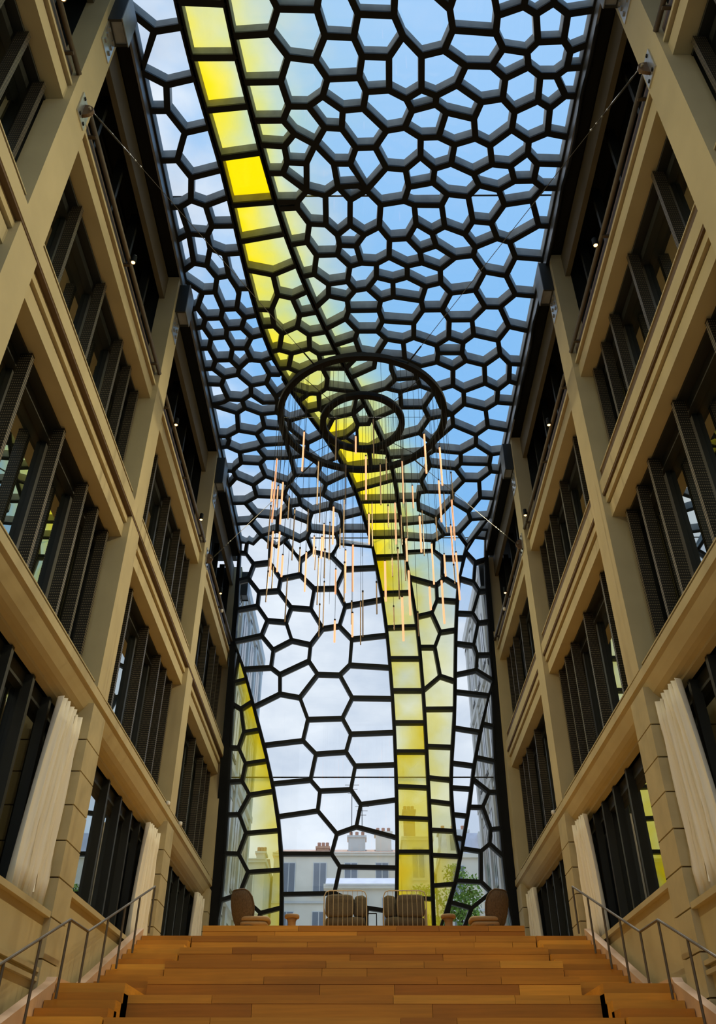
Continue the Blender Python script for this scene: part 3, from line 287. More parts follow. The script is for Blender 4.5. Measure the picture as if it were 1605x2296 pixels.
# ------------------------------------------------------------------ glass roof and glass end wall (traced honeycomb network)
ZR, YC, TD, DEP, HALF = 3.84, 5.6375, (.10937, -.99400), .070, .0145
RIB = {'RL': [(-0.938, -3.2), (-0.933, -3.04), (-0.928, -2.88), (-0.923, -2.72), (-0.917, -2.56), (-0.912, -2.4), (-0.907, -2.24), (-0.902, -2.08), (-0.896, -1.92), (-0.891, -1.76), (-0.886, -1.6), (-0.881, -1.44), (-0.876, -1.28), (-0.87, -1.12), (-0.865, -0.96), (-0.86, -0.8), (-0.855, -0.64), (-0.849, -0.48), (-0.844, -0.32), (-0.839, -0.16), (-0.834, 0.0), (-0.828, 0.16), (-0.823, 0.32), (-0.818, 0.48), (-0.813, 0.64), (-0.808, 0.8), (-0.802, 0.96), (-0.797, 1.12), (-0.791, 1.28), (-0.784, 1.44), (-0.776, 1.6), (-0.765, 1.76), (-0.748, 1.92), (-0.725, 2.08), (-0.702, 2.24), (-0.684, 2.4), (-0.671, 2.56), (-0.66, 2.72), (-0.649, 2.88), (-0.634, 3.04), (-0.617, 3.2), (-0.595, 3.36), (-0.566, 3.52), (-0.526, 3.68), (-0.471, 3.84), (-0.403, 4.0), (-0.33, 4.16), (-0.256, 4.32), (-0.189, 4.48), (-0.13, 4.64), (-0.082, 4.8), (-0.044, 4.96), (-0.012, 5.12), (0.015, 5.28), (0.043, 5.44), (0.072, 5.6), (0.101, 5.76), (0.129, 5.92), (0.153, 6.08), (0.172, 6.24), (0.187, 6.4), (0.199, 6.56), (0.208, 6.72), (0.217, 6.88), (0.224, 7.04), (0.228, 7.2), (0.23, 7.36), (0.232, 7.52), (0.232, 7.68), (0.231, 7.84), (0.227, 8.0), (0.222, 8.16), (0.217, 8.32), (0.213, 8.43)], 'RR': [(-0.77, -3.2), (-0.763, -3.04), (-0.757, -2.88), (-0.751, -2.72), (-0.744, -2.56), (-0.738, -2.4), (-0.732, -2.24), (-0.725, -2.08), (-0.719, -1.92), (-0.713, -1.76), (-0.706, -1.6), (-0.7, -1.44), (-0.694, -1.28), (-0.687, -1.12), (-0.681, -0.96), (-0.675, -0.8), (-0.668, -0.64), (-0.662, -0.48), (-0.656, -0.32), (-0.649, -0.16), (-0.643, 0.0), (-0.637, 0.16), (-0.63, 0.32), (-0.624, 0.48), (-0.618, 0.64), (-0.611, 0.8), (-0.605, 0.96), (-0.599, 1.12), (-0.592, 1.28), (-0.583, 1.44), (-0.572, 1.6), (-0.557, 1.76), (-0.536, 1.92), (-0.512, 2.08), (-0.488, 2.24), (-0.463, 2.4), (-0.434, 2.56), (-0.402, 2.72), (-0.364, 2.88), (-0.32, 3.04), (-0.271, 3.2), (-0.219, 3.36), (-0.163, 3.52), (-0.104, 3.68), (-0.043, 3.84), (0.016, 4.0), (0.073, 4.16), (0.125, 4.32), (0.172, 4.48), (0.208, 4.64), (0.236, 4.8), (0.257, 4.96), (0.276, 5.12), (0.293, 5.28), (0.31, 5.44), (0.328, 5.6), (0.349, 5.76), (0.373, 5.92), (0.395, 6.08), (0.412, 6.24), (0.424, 6.4), (0.434, 6.56), (0.442, 6.72), (0.447, 6.88), (0.45, 7.04), (0.452, 7.2), (0.454, 7.36), (0.456, 7.52), (0.457, 7.68), (0.457, 7.84), (0.457, 8.0), (0.456, 8.16), (0.456, 8.32), (0.456, 8.43)], 'EL': [(-0.995, -3.2), (-0.995, 5.588), (-1.002, 5.7), (-0.981, 6.208), (-0.969, 6.538), (-0.955, 7.15), (-0.939, 7.716), (-0.935, 7.975), (-0.939, 8.251), (-0.942, 8.434)], 'ER': [(0.995, -3.2), (0.995, 5.588), (0.996, 5.717), (0.979, 6.018), (0.975, 6.305), (0.967, 6.566), (0.958, 6.739), (0.948, 7.098), (0.936, 7.348), (0.934, 7.544), (0.94, 7.809), (0.94, 7.983), (0.949, 8.248), (0.961, 8.434)], 'WL': [(-1.009, 6.412), (-0.959, 6.532), (-0.905, 6.652), (-0.861, 6.772), (-0.823, 6.892), (-0.789, 7.012), (-0.749, 7.132), (-0.709, 7.252), (-0.674, 7.372), (-0.642, 7.492), (-0.612, 7.612), (-0.588, 7.732), (-0.568, 7.852), (-0.553, 7.972), (-0.544, 8.092), (-0.538, 8.212), (-0.535, 8.332), (-0.533, 8.432)], 'R3': [(1.048, 5.028), (1.015, 5.148), (0.981, 5.268), (0.943, 5.388), (0.902, 5.508), (0.858, 5.628), (0.812, 5.748), (0.778, 5.868), (0.756, 5.988), (0.741, 6.108), (0.729, 6.228), (0.717, 6.348), (0.708, 6.468), (0.7, 6.588), (0.691, 6.708), (0.683, 6.828), (0.675, 6.948), (0.664, 7.068), (0.648, 7.188), (0.632, 7.308), (0.621, 7.428), (0.613, 7.548), (0.613, 7.668), (0.617, 7.788), (0.624, 7.908), (0.631, 8.018)], 'R4': [(1.004, 6.699), (0.954, 6.819), (0.913, 6.939), (0.874, 7.059), (0.836, 7.179), (0.805, 7.299), (0.779, 7.419), (0.757, 7.539), (0.735, 7.659), (0.706, 7.779), (0.675, 7.899), (0.646, 8.019), (0.612, 8.139), (0.57, 8.259), (0.524, 8.379), (0.504, 8.429)]}
V2 = [tuple(int(q) / 1000 for q in p.split(',')) for p in VTXT.split()]
F2 = [(t[0], [int(q) for q in t[1:].split(',')]) for t in FTXT.split()]
def rx(k, s):
    P = RIB[k]
    if s <= P[0][1]: return P[0][0]
    for (x0, s0), (x1, s1) in zip(P, P[1:]):
        if s <= s1: return x0 + (x1 - x0) * (s - s0) / max(s1 - s0, 1e-9)
    return P[-1][0]
def surf(X, s, off=0):
    if s <= YC: y, z = s, ZR
    else: y, z = YC + TD[0] * (s - YC), ZR + TD[1] * (s - YC)
    t = min(1, max(0, (s - YC + .10) / .20)); ny, nz = .994 * t, (1 - t) + .10937 * t
    l = math.hypot(ny, nz); return w(X, y + off * ny / l, z + off * nz / l)
CAMR = R3.transposed()
def proj(P):
    c = CAMR @ (Vector(P) - Vector((0, 0, EYE)))
    if c.z > -.3: return None
    return Vector((802.5 - c.x / c.z * 1882.96, 1148 + c.y / c.z * 1882.96))
def pxlen(a, b):
    p, q = proj(a), proj(b)
    if p is None or q is None: return 0
    m = (p + q) / 2
    return (p - q).length if -60 < m.x < 1665 and -60 < m.y < 2350 else 0
def inset(P, h):
    n = len(P); out = []; cx = sum(p[0] for p in P) / n; cy = sum(p[1] for p in P) / n
    nr = []
    for i in range(n):
        dx, dy = P[(i + 1) % n][0] - P[i][0], P[(i + 1) % n][1] - P[i][1]; l = math.hypot(dx, dy) or 1e-9; nr.append((-dy / l, dx / l))
    for i in range(n):
        a, b = nr[i - 1], nr[i]; k = max(.25, 1 + a[0] * b[0] + a[1] * b[1]); ox, oy = (a[0] + b[0]) / k * h, (a[1] + b[1]) / k * h
        L_ = math.hypot(ox, oy); D_ = math.hypot(cx - P[i][0], cy - P[i][1])
        if L_ > .8 * D_: ox, oy = ox * .8 * D_ / L_, oy * .8 * D_ / L_
        out.append((P[i][0] + ox, P[i][1] + oy))
    return out
ceiling = empty('ceiling', w(0, 2, ZR), label='honeycomb glass roof of dark steel mullions over the atrium', cat='glass roof', kind='structure')
wall_back = empty('wall_back', w(0, 5.9, .78), label='tall honeycomb glass end wall with a yellow ribbon of panes', cat='glass wall', kind='structure')
edges = {}; INS = []; panes = {'c': [], 'w': []}; muls = {'c': [], 'w': []}
for fi, (rg, ids) in enumerate(F2):
    P = [V2[i] for i in ids]; INS.append(dict(zip(ids, inset(P, HALF if sum(p[1] for p in P) / len(P) < YC else .0122))))
    for i in range(len(ids)):
        a, b = ids[i], ids[(i + 1) % len(ids)]; edges.setdefault((min(a, b), max(a, b)), []).append(fi)
def yellow(rg, X, s, rnd, cs):
    if rg == 'B':
        u = (X - rx('RL', s)) / max(.03, rx('RR', s) - rx('RL', s)); u = min(1, max(0, u))
        if 2.276 < cs < 2.52: return 1.5
        if cs < 1.79: return .62 - .22 * u
        if cs < 2.276: return .80 - .62 * u
        if cs < 3.0: return .92 - .72 * u
        if cs < 4.2: return .62 - .36 * u
        if cs < 5.7: return .80 - .40 * u
        if cs < 6.05: return 1.0 - .7 * u
        return .30 + .42 * (abs(u - rnd) ** .8) + .18 * (cs > 7.2) * (1 - u)
    if rg == 'C':
        d = X - rx('RR', s)
        if s < YC: return .46 * math.exp(-max(0, d) / (.22 if s < 2.2 else .13)) * (1 if s < 5 else 1.2)
        return max(.08, .46 - 1.0 * max(0, d))
    if rg == 'F':
        t = (X - rx('EL', s)) / max(.03, rx('WL', s) - rx('EL', s)); return (.18 + .72 * min(1, max(0, t)) ** 1.4) * (1 if cs < 7.55 else .62)
    return 0.
for fi, (rg, ids) in enumerate(F2):
    P = inset([V2[i] for i in ids], .004); n = len(P); cx = sum(p[0] for p in P) / n; cs = sum(p[1] for p in P) / n
    rnd = random.random(); Q = P + [(cx, cs)]
    vs = [surf(x, s, DEP) for x, s in Q] + [surf(x, s, DEP + .006) for x, s in Q]; yv = [yellow(rg, x, s, rnd, cs) for x, s in Q] * 2
    N1 = n + 1; fs = []
    for i in range(n):
        j = (i + 1) % n; fs += [(j, i, n), (N1 + i, N1 + j, N1 + n), (i, j, N1 + j, N1 + i)]
    pr = [proj(v) for v in vs[:n]]
    A = 0
    if all(p is not None for p in pr): A = abs(sum(pr[i].x * pr[(i + 1) % n].y - pr[(i + 1) % n].x * pr[i].y for i in range(n)))
    if all(p is None or p.y < -20 for p in pr): A *= .001
    panes['c' if cs < YC else 'w'].append((A, vs, fs, yv))
for (a, b), fl in edges.items():
    va, vb = V2[a], V2[b]; cs = (va[1] + vb[1]) / 2
    if len(fl) >= 2: fp = [va, INS[fl[0]][a], INS[fl[0]][b], vb, INS[fl[1]][b], INS[fl[1]][a]]
    else:
        ia, ib = INS[fl[0]][a], INS[fl[0]][b]; dx, dy = (va[0] + vb[0] - ia[0] - ib[0]), (va[1] + vb[1] - ia[1] - ib[1]); l = math.hypot(dx, dy) or 1
        ox, oy = dx / l * .005, dy / l * .005; fp = [(va[0] + ox, va[1] + oy), ia, ib, (vb[0] + ox, vb[1] + oy)]
    n = len(fp); vs = [surf(x, s) for x, s in fp] + [surf(x, s, DEP * (.16 if cs < YC else .75)) for x, s in fp] + [surf(x, s, DEP) for x, s in fp]  # on the end wall the flange black runs up the sides as painted shade
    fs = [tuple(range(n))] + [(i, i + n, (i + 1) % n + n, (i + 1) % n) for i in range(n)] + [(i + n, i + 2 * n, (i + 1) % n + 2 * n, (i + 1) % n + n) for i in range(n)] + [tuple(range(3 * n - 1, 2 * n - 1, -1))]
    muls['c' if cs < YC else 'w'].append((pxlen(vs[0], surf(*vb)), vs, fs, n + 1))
for key, par in (('c', ceiling), ('w', wall_back)):
    o0 = ORG[par.name]
    lst = sorted(panes[key], key=lambda t: -t[0]); rest = MB(); ry = []
    for i, (A, vs, fs, yv) in enumerate(lst):
        if i < 300:
            me = mesh('pane', [v - o0 for v in vs], fs, M['pane']); at = me.attributes.new('yellow', 'FLOAT', 'POINT'); at.data.foreach_set('value', yv); place('pane', me, par, o0)
        else: rest.add(vs, fs); ry += yv
    if rest.v:
        me = mesh('pane', [v - o0 for v in rest.v], rest.f, M['pane']); at = me.attributes.new('yellow', 'FLOAT', 'POINT'); at.data.foreach_set('value', ry)
        tag(place('pane', me, par, o0), kind='stuff')
    lst = sorted(muls[key], key=lambda t: -t[0]); rest = MB()
    nfl = []
    for i, (A, vs, fs, nb) in enumerate(lst):
        if i < 300:
            me = mesh('mullion', [v - o0 for v in vs], fs, M['mullion']); me.materials.append(M['flange_shade'])
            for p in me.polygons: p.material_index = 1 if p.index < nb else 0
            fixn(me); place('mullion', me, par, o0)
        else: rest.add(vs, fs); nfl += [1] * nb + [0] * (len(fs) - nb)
    if rest.v:
        me = mesh('mullion', [v - o0 for v in rest.v], rest.f, M['mullion']); me.materials.append(M['flange_shade'])
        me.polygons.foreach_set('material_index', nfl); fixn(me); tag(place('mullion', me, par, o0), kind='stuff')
# thin tie rods outside the glass
for par, s in ((ceiling, 2.528), (ceiling, 5.60), (wall_back, 7.455)):
    xl, xr = rx('EL', s), rx('ER', s)
    child('tie_rod', par, M['black'], lambda b: b.tube([surf(xl - .02, s, DEP + .012), surf(xr + .02, s, DEP + .012)], .022, 6))
# roof edge beams and the black frame of the end wall
for sg in (-1, 1):
    child('edge_beam', ceiling, M['black'], lambda b: b.box(sg * 1.0, sg * 1.062, -2.2, 5.70, 3.785, 3.93))
    child('edge_plate', ceiling, M['plate'], lambda b: b.box(sg * .990, sg * 1.0, -2.2, 5.66, 3.772, 3.925))
    child('light_block_slab', ceiling, M['darkwall'], lambda b: b.box(sg * 1.062, sg * 1.45, -2.2, 5.95, 3.90, 3.98))  # unseen slab added beside the glass roof to stop light leaks
    y = 1.25
    bolt = MB(); bolt.mbox((-.022, -.022, -.022), (.022, .022, .022)); bme = mesh('bolt', bolt.v, bolt.f, M['steel'])
    while y < 5.5:
        place('bolt', bme, ceiling, w(sg * .989, y, 3.86)); y += .155
    k = 'EL' if sg < 0 else 'ER'
    def fr(b):
        ss = [YC - .02 + i * (8.43 - YC) / 14 for i in range(15)]; base = len(b.v)
        for s in ss:
            xi = rx(k, s); 
            for x, o in ((xi, 0), (sg * 1.01, 0), (sg * 1.01, DEP + .02), (xi, DEP + .02)): b.v.append(surf(x, s, o))
        for i in range(14):
            for q in range(4): p = base + i * 4 + q; p2 = base + i * 4 + (q + 1) % 4; b.f.append((p, p2, p2 + 4, p + 4))
        b.f.append((base, base + 1, base + 2, base + 3)); e = base + 56; b.f.append((e + 3, e + 2, e + 1, e))
    child('side_frame', wall_back, M['black'], fr)
child('base_frame', wall_back, M['black'], lambda b: b.box(-1.0, 1.0, 5.93, 6.02, .70, .80))

# ------------------------------------------------------------------ side walls
BASE = {-1: 1.465, 1: 1.330}; PITCH, CW = 1.463, .150
SIDE = {-1: 'left', 1: 'right'}
Y0, Y1 = -2.2, 5.93
FLOORZ = -EYE / U
WALL = {}
SILL = {-2: .40, -1: .475, 0: .575, 1: .675, 2: .690}
def cy(sg, c): return BASE[sg] + PITCH * c
finmesh = {}
def fin_me(key, dx, dz, m):
    if key not in finmesh:
        b = MB(); b.mbox((0, -.045, 0), (dx, .045, dz)); finmesh[key] = mesh('fin', b.v, b.f, m)
    return finmesh[key]
wn_ = 0
for sg in (-1, 1):
    wl = empty('wall_' + SIDE[sg], w(sg * 1.05, 2, FLOORZ), label='khaki stone side wall of the atrium on the ' + SIDE[sg] + ' of the picture', cat='wall', kind='structure'); WALL[sg] = wl
    X = lambda v: sg * v
    child('backing', wl, M['darkwall'], lambda b: b.box(X(1.25), X(1.30), Y0, 5.95, FLOORZ, 3.92))
    for c in range(-2, 4):
        y = cy(sg, c)
        child('column', wl, M['stone'], lambda b: b.box(X(1.0), X(1.09), y, y + CW, 1.355, 3.78))
        child('pier', wl, M['frame'], lambda b: b.box(X(1.09), X(1.25), y + .01, y + CW - .01, FLOORZ, 3.78))
        # rusticated pilaster below the ledge
        zs = [1.292, 1.150, 1.034, .916, .797, .680, .560, .440, .320, .200, .080, -.04, FLOORZ]
        for z1, z0 in zip(zs, zs[1:]):
            child('stone_block', wl, M['stone2'], lambda b: b.box(X(1.0), X(1.09), y, y + CW + .016, z0 + .0025, z1 - .0025))
        child('pilaster_core', wl, M['bronze'], lambda b: b.box(X(1.008), X(1.085), y + .008, y + CW + .008, FLOORZ, 1.28))
        # bracket holding the roof beam
        if c >= -1:
            br = child('roof_bracket', wl, M['frame'], lambda b: (b.box(X(.945), X(1.0), y + .030, y + .040, 3.53, 3.75), b.box(X(.945), X(1.0), y + .125, y + .135, 3.53, 3.75), b.box(X(.990), X(1.0), y + .040, y + .125, 3.53, 3.75)))
            for q in range(4): child('stiffener', br, M['plate'], lambda b: b.box(X(.948), X(.990), y + .040, y + .125, 3.535 + q * .068, 3.541 + q * .068))
            child('edge_flange', br, M['plate'], lambda b: b.box(X(.941), X(.945), y + .028, y + .137, 3.53, 3.75))
            pl = child('bracket_plate', wl, M['steel'], lambda b: b.box(X(.9955), X(1.0), y + .035, y + CW - .02, 3.38, 3.56))
            for q in range(6): child('bolt', pl, M['plate'], lambda b: b.box(X(.990), X(.9955), y + .05 + .05 * (q % 2), y + .065 + .05 * (q % 2), 3.41 + .045 * (q // 2), 3.422 + .045 * (q // 2)))
    BX = .995 if sg < 0 else 1.006
    # ledge above the ground floor
    cove = [(1.0, 1.350), (1.0, 1.316), (1.006, 1.314), (1.012, 1.306), (1.022, 1.288), (1.034, 1.268), (1.048, 1.254), (1.060, 1.247), (1.075, 1.243), (1.075, 1.232), (1.105, 1.232), (1.105, 1.350)]
    child('cornice', wl, M['stone'], lambda b: b.extr(cove, Y0, Y1, sg))
    # band course of the first spandrel runs across the columns
    child('band_course', wl, M['stone'], lambda b: b.extr([(BX, 2.162), (BX, 2.226), (1.03, 2.226), (1.03, 2.162)], Y0, Y1, sg))
    child('underside_shade_strip', wl, M['bronze'], lambda b: b.box(X(BX + .0025), X(1.028), Y0, Y1 - .002, 2.1525, 2.1615))  # brown strip paints the shade on the underside of the band course
    child('upper_band', wl, M['olive'], lambda b: b.box(X(1.06), X(1.085), Y0, Y1, 3.60, 3.765))
    for c in range(-2, 4):
        ya = cy(sg, c) + CW; yb = cy(sg, c + 1) if c < 3 else Y1
        if yb - ya < .05: continue
        child('spandrel_beam', wl, M['stone'], lambda b: b.extr([(1.027, 2.045), (1.027, 2.107), (1.042, 2.107), (1.042, 2.119), (1.017, 2.119), (1.017, 2.152), (1.04, 2.152), (1.04, 2.22), (1.085, 2.22), (1.085, 2.045)], ya, yb, sg))
        child('shadow_strip', wl, M['bronze'], lambda b: b.box(X(1.032), X(1.043), ya, yb, 2.1075, 2.1185))  # brown strip in the groove, its colour standing in for shadow
        child('sill_strip', wl, M['bronze'], lambda b: b.box(X(1.02), X(1.09), ya, yb, 2.227, 2.285))
        child('sill_lip', wl, M['stone'], lambda b: b.box(X(1.016), X(1.09), ya, yb, 2.285, 2.291))
        child('spandrel_beam', wl, M['stone'], lambda b: b.extr([(1.025, 2.86), (1.025, 2.932), (1.040, 2.932), (1.040, 2.948), (1.014, 2.948), (1.014, 2.964), (1.09, 2.964), (1.09, 2.86)], ya, yb, sg))
        child('shadow_strip', wl, M['bronze'], lambda b: b.box(X(1.030), X(1.041), ya, yb, 2.9325, 2.9475))
        child('sill_strip', wl, M['bronze'], lambda b: b.box(X(1.03), X(1.09), ya, yb, 2.965, 3.052))
        child('sill_strip', wl, M['bronze'], lambda b: b.box(X(1.018), X(1.09), ya, yb, 1.350, 1.376))
        child('sill_lip', wl, M['stone'], lambda b: b.box(X(1.014), X(1.09), ya, yb, 1.376, 1.381))
        # upper gallery back panels
        for q in range(4): child('gallery_post', wl, M['frame'], lambda b: b.box(X(1.12), X(1.16), ya + .28 + q * .3, ya + .30 + q * .3, 3.05, 3.72))
        if c > 2: continue
        z = SILL[c]
        child('wall_panel', wl, M['stone'], lambda b: b.box(X(1.022), X(1.20), ya, yb, FLOORZ, z - .018))
        child('window_sill', wl, M['stone'], lambda b: b.box(X(1.003), X(1.20), ya, yb, z - .018, z))
        if c < 1:
            for zz in (z - .160, z - .185): child('string_course', wl, M['stone2'], lambda b: b.box(X(1.005), X(1.022), ya, yb, zz - .012, zz))
        # windows: ground floor, first floor, second floor
        for fl, (za, zb) in enumerate(((z, 1.232), (1.36, 2.045), (2.25, 2.86))):
            wn_ += 1
            pos = ('nearest', 'near', 'middle', 'far')[c + 1] if c >= -1 else 'rear'
            wi = empty('window_%d' % wn_, w(sg * 1.12, (ya + yb) / 2, za), kind='structure', cat='window',
                       label='dark reflective %s window with upright fins, %s bay of the %s wall' % (('ground floor', 'first floor', 'second floor')[fl], pos, SIDE[sg]))
            n = 4; gx = 1.15
            offs = [0, .30, .66, .97, yb - ya]
            for q in range(4):
                child('pane', wi, M['winglass'], lambda b: b.box(X(gx), X(gx + .006), ya + offs[q] + .012, ya + offs[q + 1] - .012, za + .02, zb - .03))
                child('mullion', wi, M['frame'], lambda b: b.box(X(gx - .018), X(gx + .02), ya + offs[q] - .012, ya + offs[q] + .012, za, zb))
            child('frame', wi, M['frame'], lambda b: (b.box(X(gx - .015), X(gx + .02), ya, yb, za, za + .02), b.box(X(gx - .03), X(gx + .06), ya, yb, zb - .05, zb)))
            if fl:
                child('head_panel', wi, M['darkwall'], lambda b: b.box(X(1.085), X(1.16), ya, yb, zb - .012, zb))
                me = fin_me(('p', fl), U * .040, U * (zb - za) - .06, M['fin'])
                fo = [.27, .63, .94, 1.10, 1.26]
            else:
                me = fin_me(('g', c), U * .034, U * (zb - za) - .04, M['frame']); fo = [.24, .52, .74, .95, 1.13]
            for f_ in fo:
                if f_ > yb - ya - .03: continue
                x0 = 1.068 if fl else 1.092
                xl_ = X(x0) if sg > 0 else X(x0 + (.040 if fl else .034))
                place('perforated_fin' if fl else 'upright_fin', me, wi, w(xl_, ya + f_, za + .004))
# skirting boards beside the stairs
# ------------------------------------------------------------------ floor, deck and the timber bleachers
floor = empty('floor', w(0, 2, FLOORZ), label='hall floor with the raised landing behind the bleachers', cat='floor', kind='structure')
child('ground_floor', floor, M['ground'], lambda b: b.box(-1.3, 1.3, -2.6, 6.2, FLOORZ - .05, FLOORZ))
child('landing', floor, M['wood'], lambda b: (b.box(-1.0, -.752, 4.06, 5.86, .62, .694), b.box(.752, 1.0, 4.06, 5.86, .62, .694)))
child('deck', floor, M['wood'], lambda b: b.box(-.746, .746, 4.53, 5.93, .70, .7805))
stairs = empty('bleacher_stairs', w(0, 2.6, FLOORZ), label='broad stepped oak plank bleachers rising to the glass wall', cat='staircase')
def plank(x0, x1, y0, y1, z0, z1, nm='plank'):
    c = w((x0 + x1) / 2, (y0 + y1) / 2, (z0 + z1) / 2); h = Vector((U * (x1 - x0) / 2, U * (y1 - y0) / 2, U * (z1 - z0) / 2)) - Vector((.003, 0, .002))
    b = MB(); b.mbox(-h, h); return place(nm, mesh(nm, b.v, b.f, M['wood']), stairs, c)
for k in range(-1, 12):
    yk, zk = 4.03 - .246 * k, .696 - .085 * k; hw = .746
    child('tier_core', stairs, M['bronze'], lambda b: b.box(-hw, hw, yk + .010, yk + .27, zk - .20, zk - .008))
    for row, (z0, z1) in enumerate(((zk - .085, zk - .0245), (zk - .0245, zk))):
        x = -hw
        while x < hw - .01:
            ln = random.uniform(.16, .62) if k < 6 else .5
            x1 = min(hw, x + ln)
            if hw - x1 < .08: x1 = hw
            if row: plank(x, x1, yk - .0015, yk + .25, z0, z1, 'nosing_plank')
            else: plank(x, x1, yk, yk + .010, z0, z1, 'riser_plank')
            x = x1
# narrow side flights
zst, yst = .696, 4.03
side = []
for i in range(11): side.append((4.03 - .069 * i, .696 - .0284 * i, .069))
side.append((3.27, .696 - .0284 * 11, .27))
for i in range(22):
    z = .696 - .0284 * (12 + i)
    if z < FLOORZ: break
    side.append((2.985 - .0715 * i, z, .0715))
for sg in (-1, 1):
    for i, (y, z, run) in enumerate(side):
        x0, x1 = (.749, .966)
        yn = y - (run if i == 11 else 0)
        def st(b): b.box(sg * x0, sg * x1, yn, y + (.10 if i else .028), z - .30, z)
        b = MB(); st(b); c = w(sg * (x0 + x1) / 2, yn, z); b.v = [v - c for v in b.v]
        me = mesh('side_step', b.v, b.f, M['wood']); place('side_step', me, stairs, c)
    # pale skirting following the flight
    def sk(b):
        pts = [(4.06, .73), (3.27, .405), (3.0, .40), (2.985, .385), (1.3, -.27), (1.1, FLOORZ)]
        base = len(b.v)
        for y, z in pts:
            for x, dz in ((.968, 0), (1.0, 0), (1.0, -.09), (.968, -.09)): b.v.append(w(sg * x, y, z + dz))
        for i in range(len(pts) - 1):
            for q in range(4): p = base + i * 4 + q; p2 = base + i * 4 + (q + 1) % 4; b.f.append((p, p2, p2 + 4, p + 4))
        b.f.append((base, base + 1, base + 2, base + 3)); e = base + 4 * (len(pts) - 1); b.f.append((e + 3, e + 2, e + 1, e))
    child('skirting', WALL[sg], M['skirt'], sk)

# ------------------------------------------------------------------ stair railings
def stepz(y):
    if y > 4.03: return .696
    if y > 3.27: return .696 - .0284 * math.floor((4.03 - y) / .069 + .001)
    if y > 3.0: return .696 - .0284 * 11
    return .696 - .0284 * (12 + math.floor((2.985 - y) / .0715 + .001)) if y < 2.985 else .696 - .0284 * 11
def railz(y):
    pts = [(1.2, -.09), (2.39, .345), (2.89, .545), (3.10, .548), (3.98, .885)]
    for (a, b), (c, d) in zip(pts, pts[1:]):
        if y <= c: return b + (d - b) * (y - a) / (c - a)
    return .885
for sg in (-1, 1):
    rl = empty('stair_railing', w(sg * .925, 3.2, .37), label='thin brown metal stair railing against the %s wall' % SIDE[sg], cat='railing', group='stair railings')
    ys = [1.3, 1.75, 2.13, 2.42, 2.66, 2.89, 3.10, 3.32, 3.53, 3.74, 3.98]
    child('handrail', rl, M['rail'], lambda b: b.tube([w(sg * .925, y, railz(y)) for y in (1.2, 2.39, 2.885, 2.895, 3.095, 3.105, 3.98)], .020, 8))
    for y in ys:
        child('post', rl, M['rail'], lambda b: b.tube([w(sg * .925, y, stepz(y)), w(sg * .925, y, railz(y))], .019, 8))

# ------------------------------------------------------------------ curtains
def curtain(sg, y0, y1, z0, z1, label):
    n, rows = 110, 8; th = .012; vs = []; fs = []
    for layer in (0, 1):
        for j in range(rows + 1):
            t = j / rows; z = z0 + (z1 - z0) * t
            for i in range(n + 1):
                u = i / n; sq = 1 - .30 * t
                y = y1 - (y1 - y0) * (1 - u) * sq
                d = .030 * abs(math.sin(u * 27 + .3 * math.sin(3 * t))) ** .7 + .006 * math.sin(u * 17 + 1.5) - .016
                p = w(sg * (1.040 + d), y, z); p.x += sg * layer * th; vs.append(p)
    m = (n + 1) * (rows + 1)
    for j in range(rows):
        for i in range(n):
            a = j * (n + 1) + i; q = (a, a + 1, a + n + 2, a + n + 1); fs.append(q); fs.append(tuple(m + k for k in reversed(q)))
    for i in range(n):
        fs.append((i, i + m, i + 1 + m, i + 1)); a = rows * (n + 1) + i; fs.append((a, a + 1, a + 1 + m, a + m))
    for j in range(rows):
        a = j * (n + 1); fs.append((a, a + n + 1, a + n + 1 + m, a + m)); a += n; fs.append((a, a + m, a + n + 1 + m, a + n + 1))
    o = MB(); o.v = vs; o.f = fs
    c0 = w(sg * 1.04, (y0 + y1) / 2, z0)
    return o.build('curtain', M['curtain'], None, True, loc=c0, label=label, cat='curtain', group='cream curtains on the ground floor')
for sg in (-1, 1):
    for c, nm in ((0, 'nearest the camera, wide'), (1, 'beside the stair railing'), (2, 'small, next to the glass wall')):
        yb = cy(sg, c + 1)
        curtain(sg, yb - (.305 if c == 0 else .30), yb - .012, SILL[c] + .008, 1.222, 'cream pleated curtain %s, on the %s wall' % (nm, SIDE[sg]))

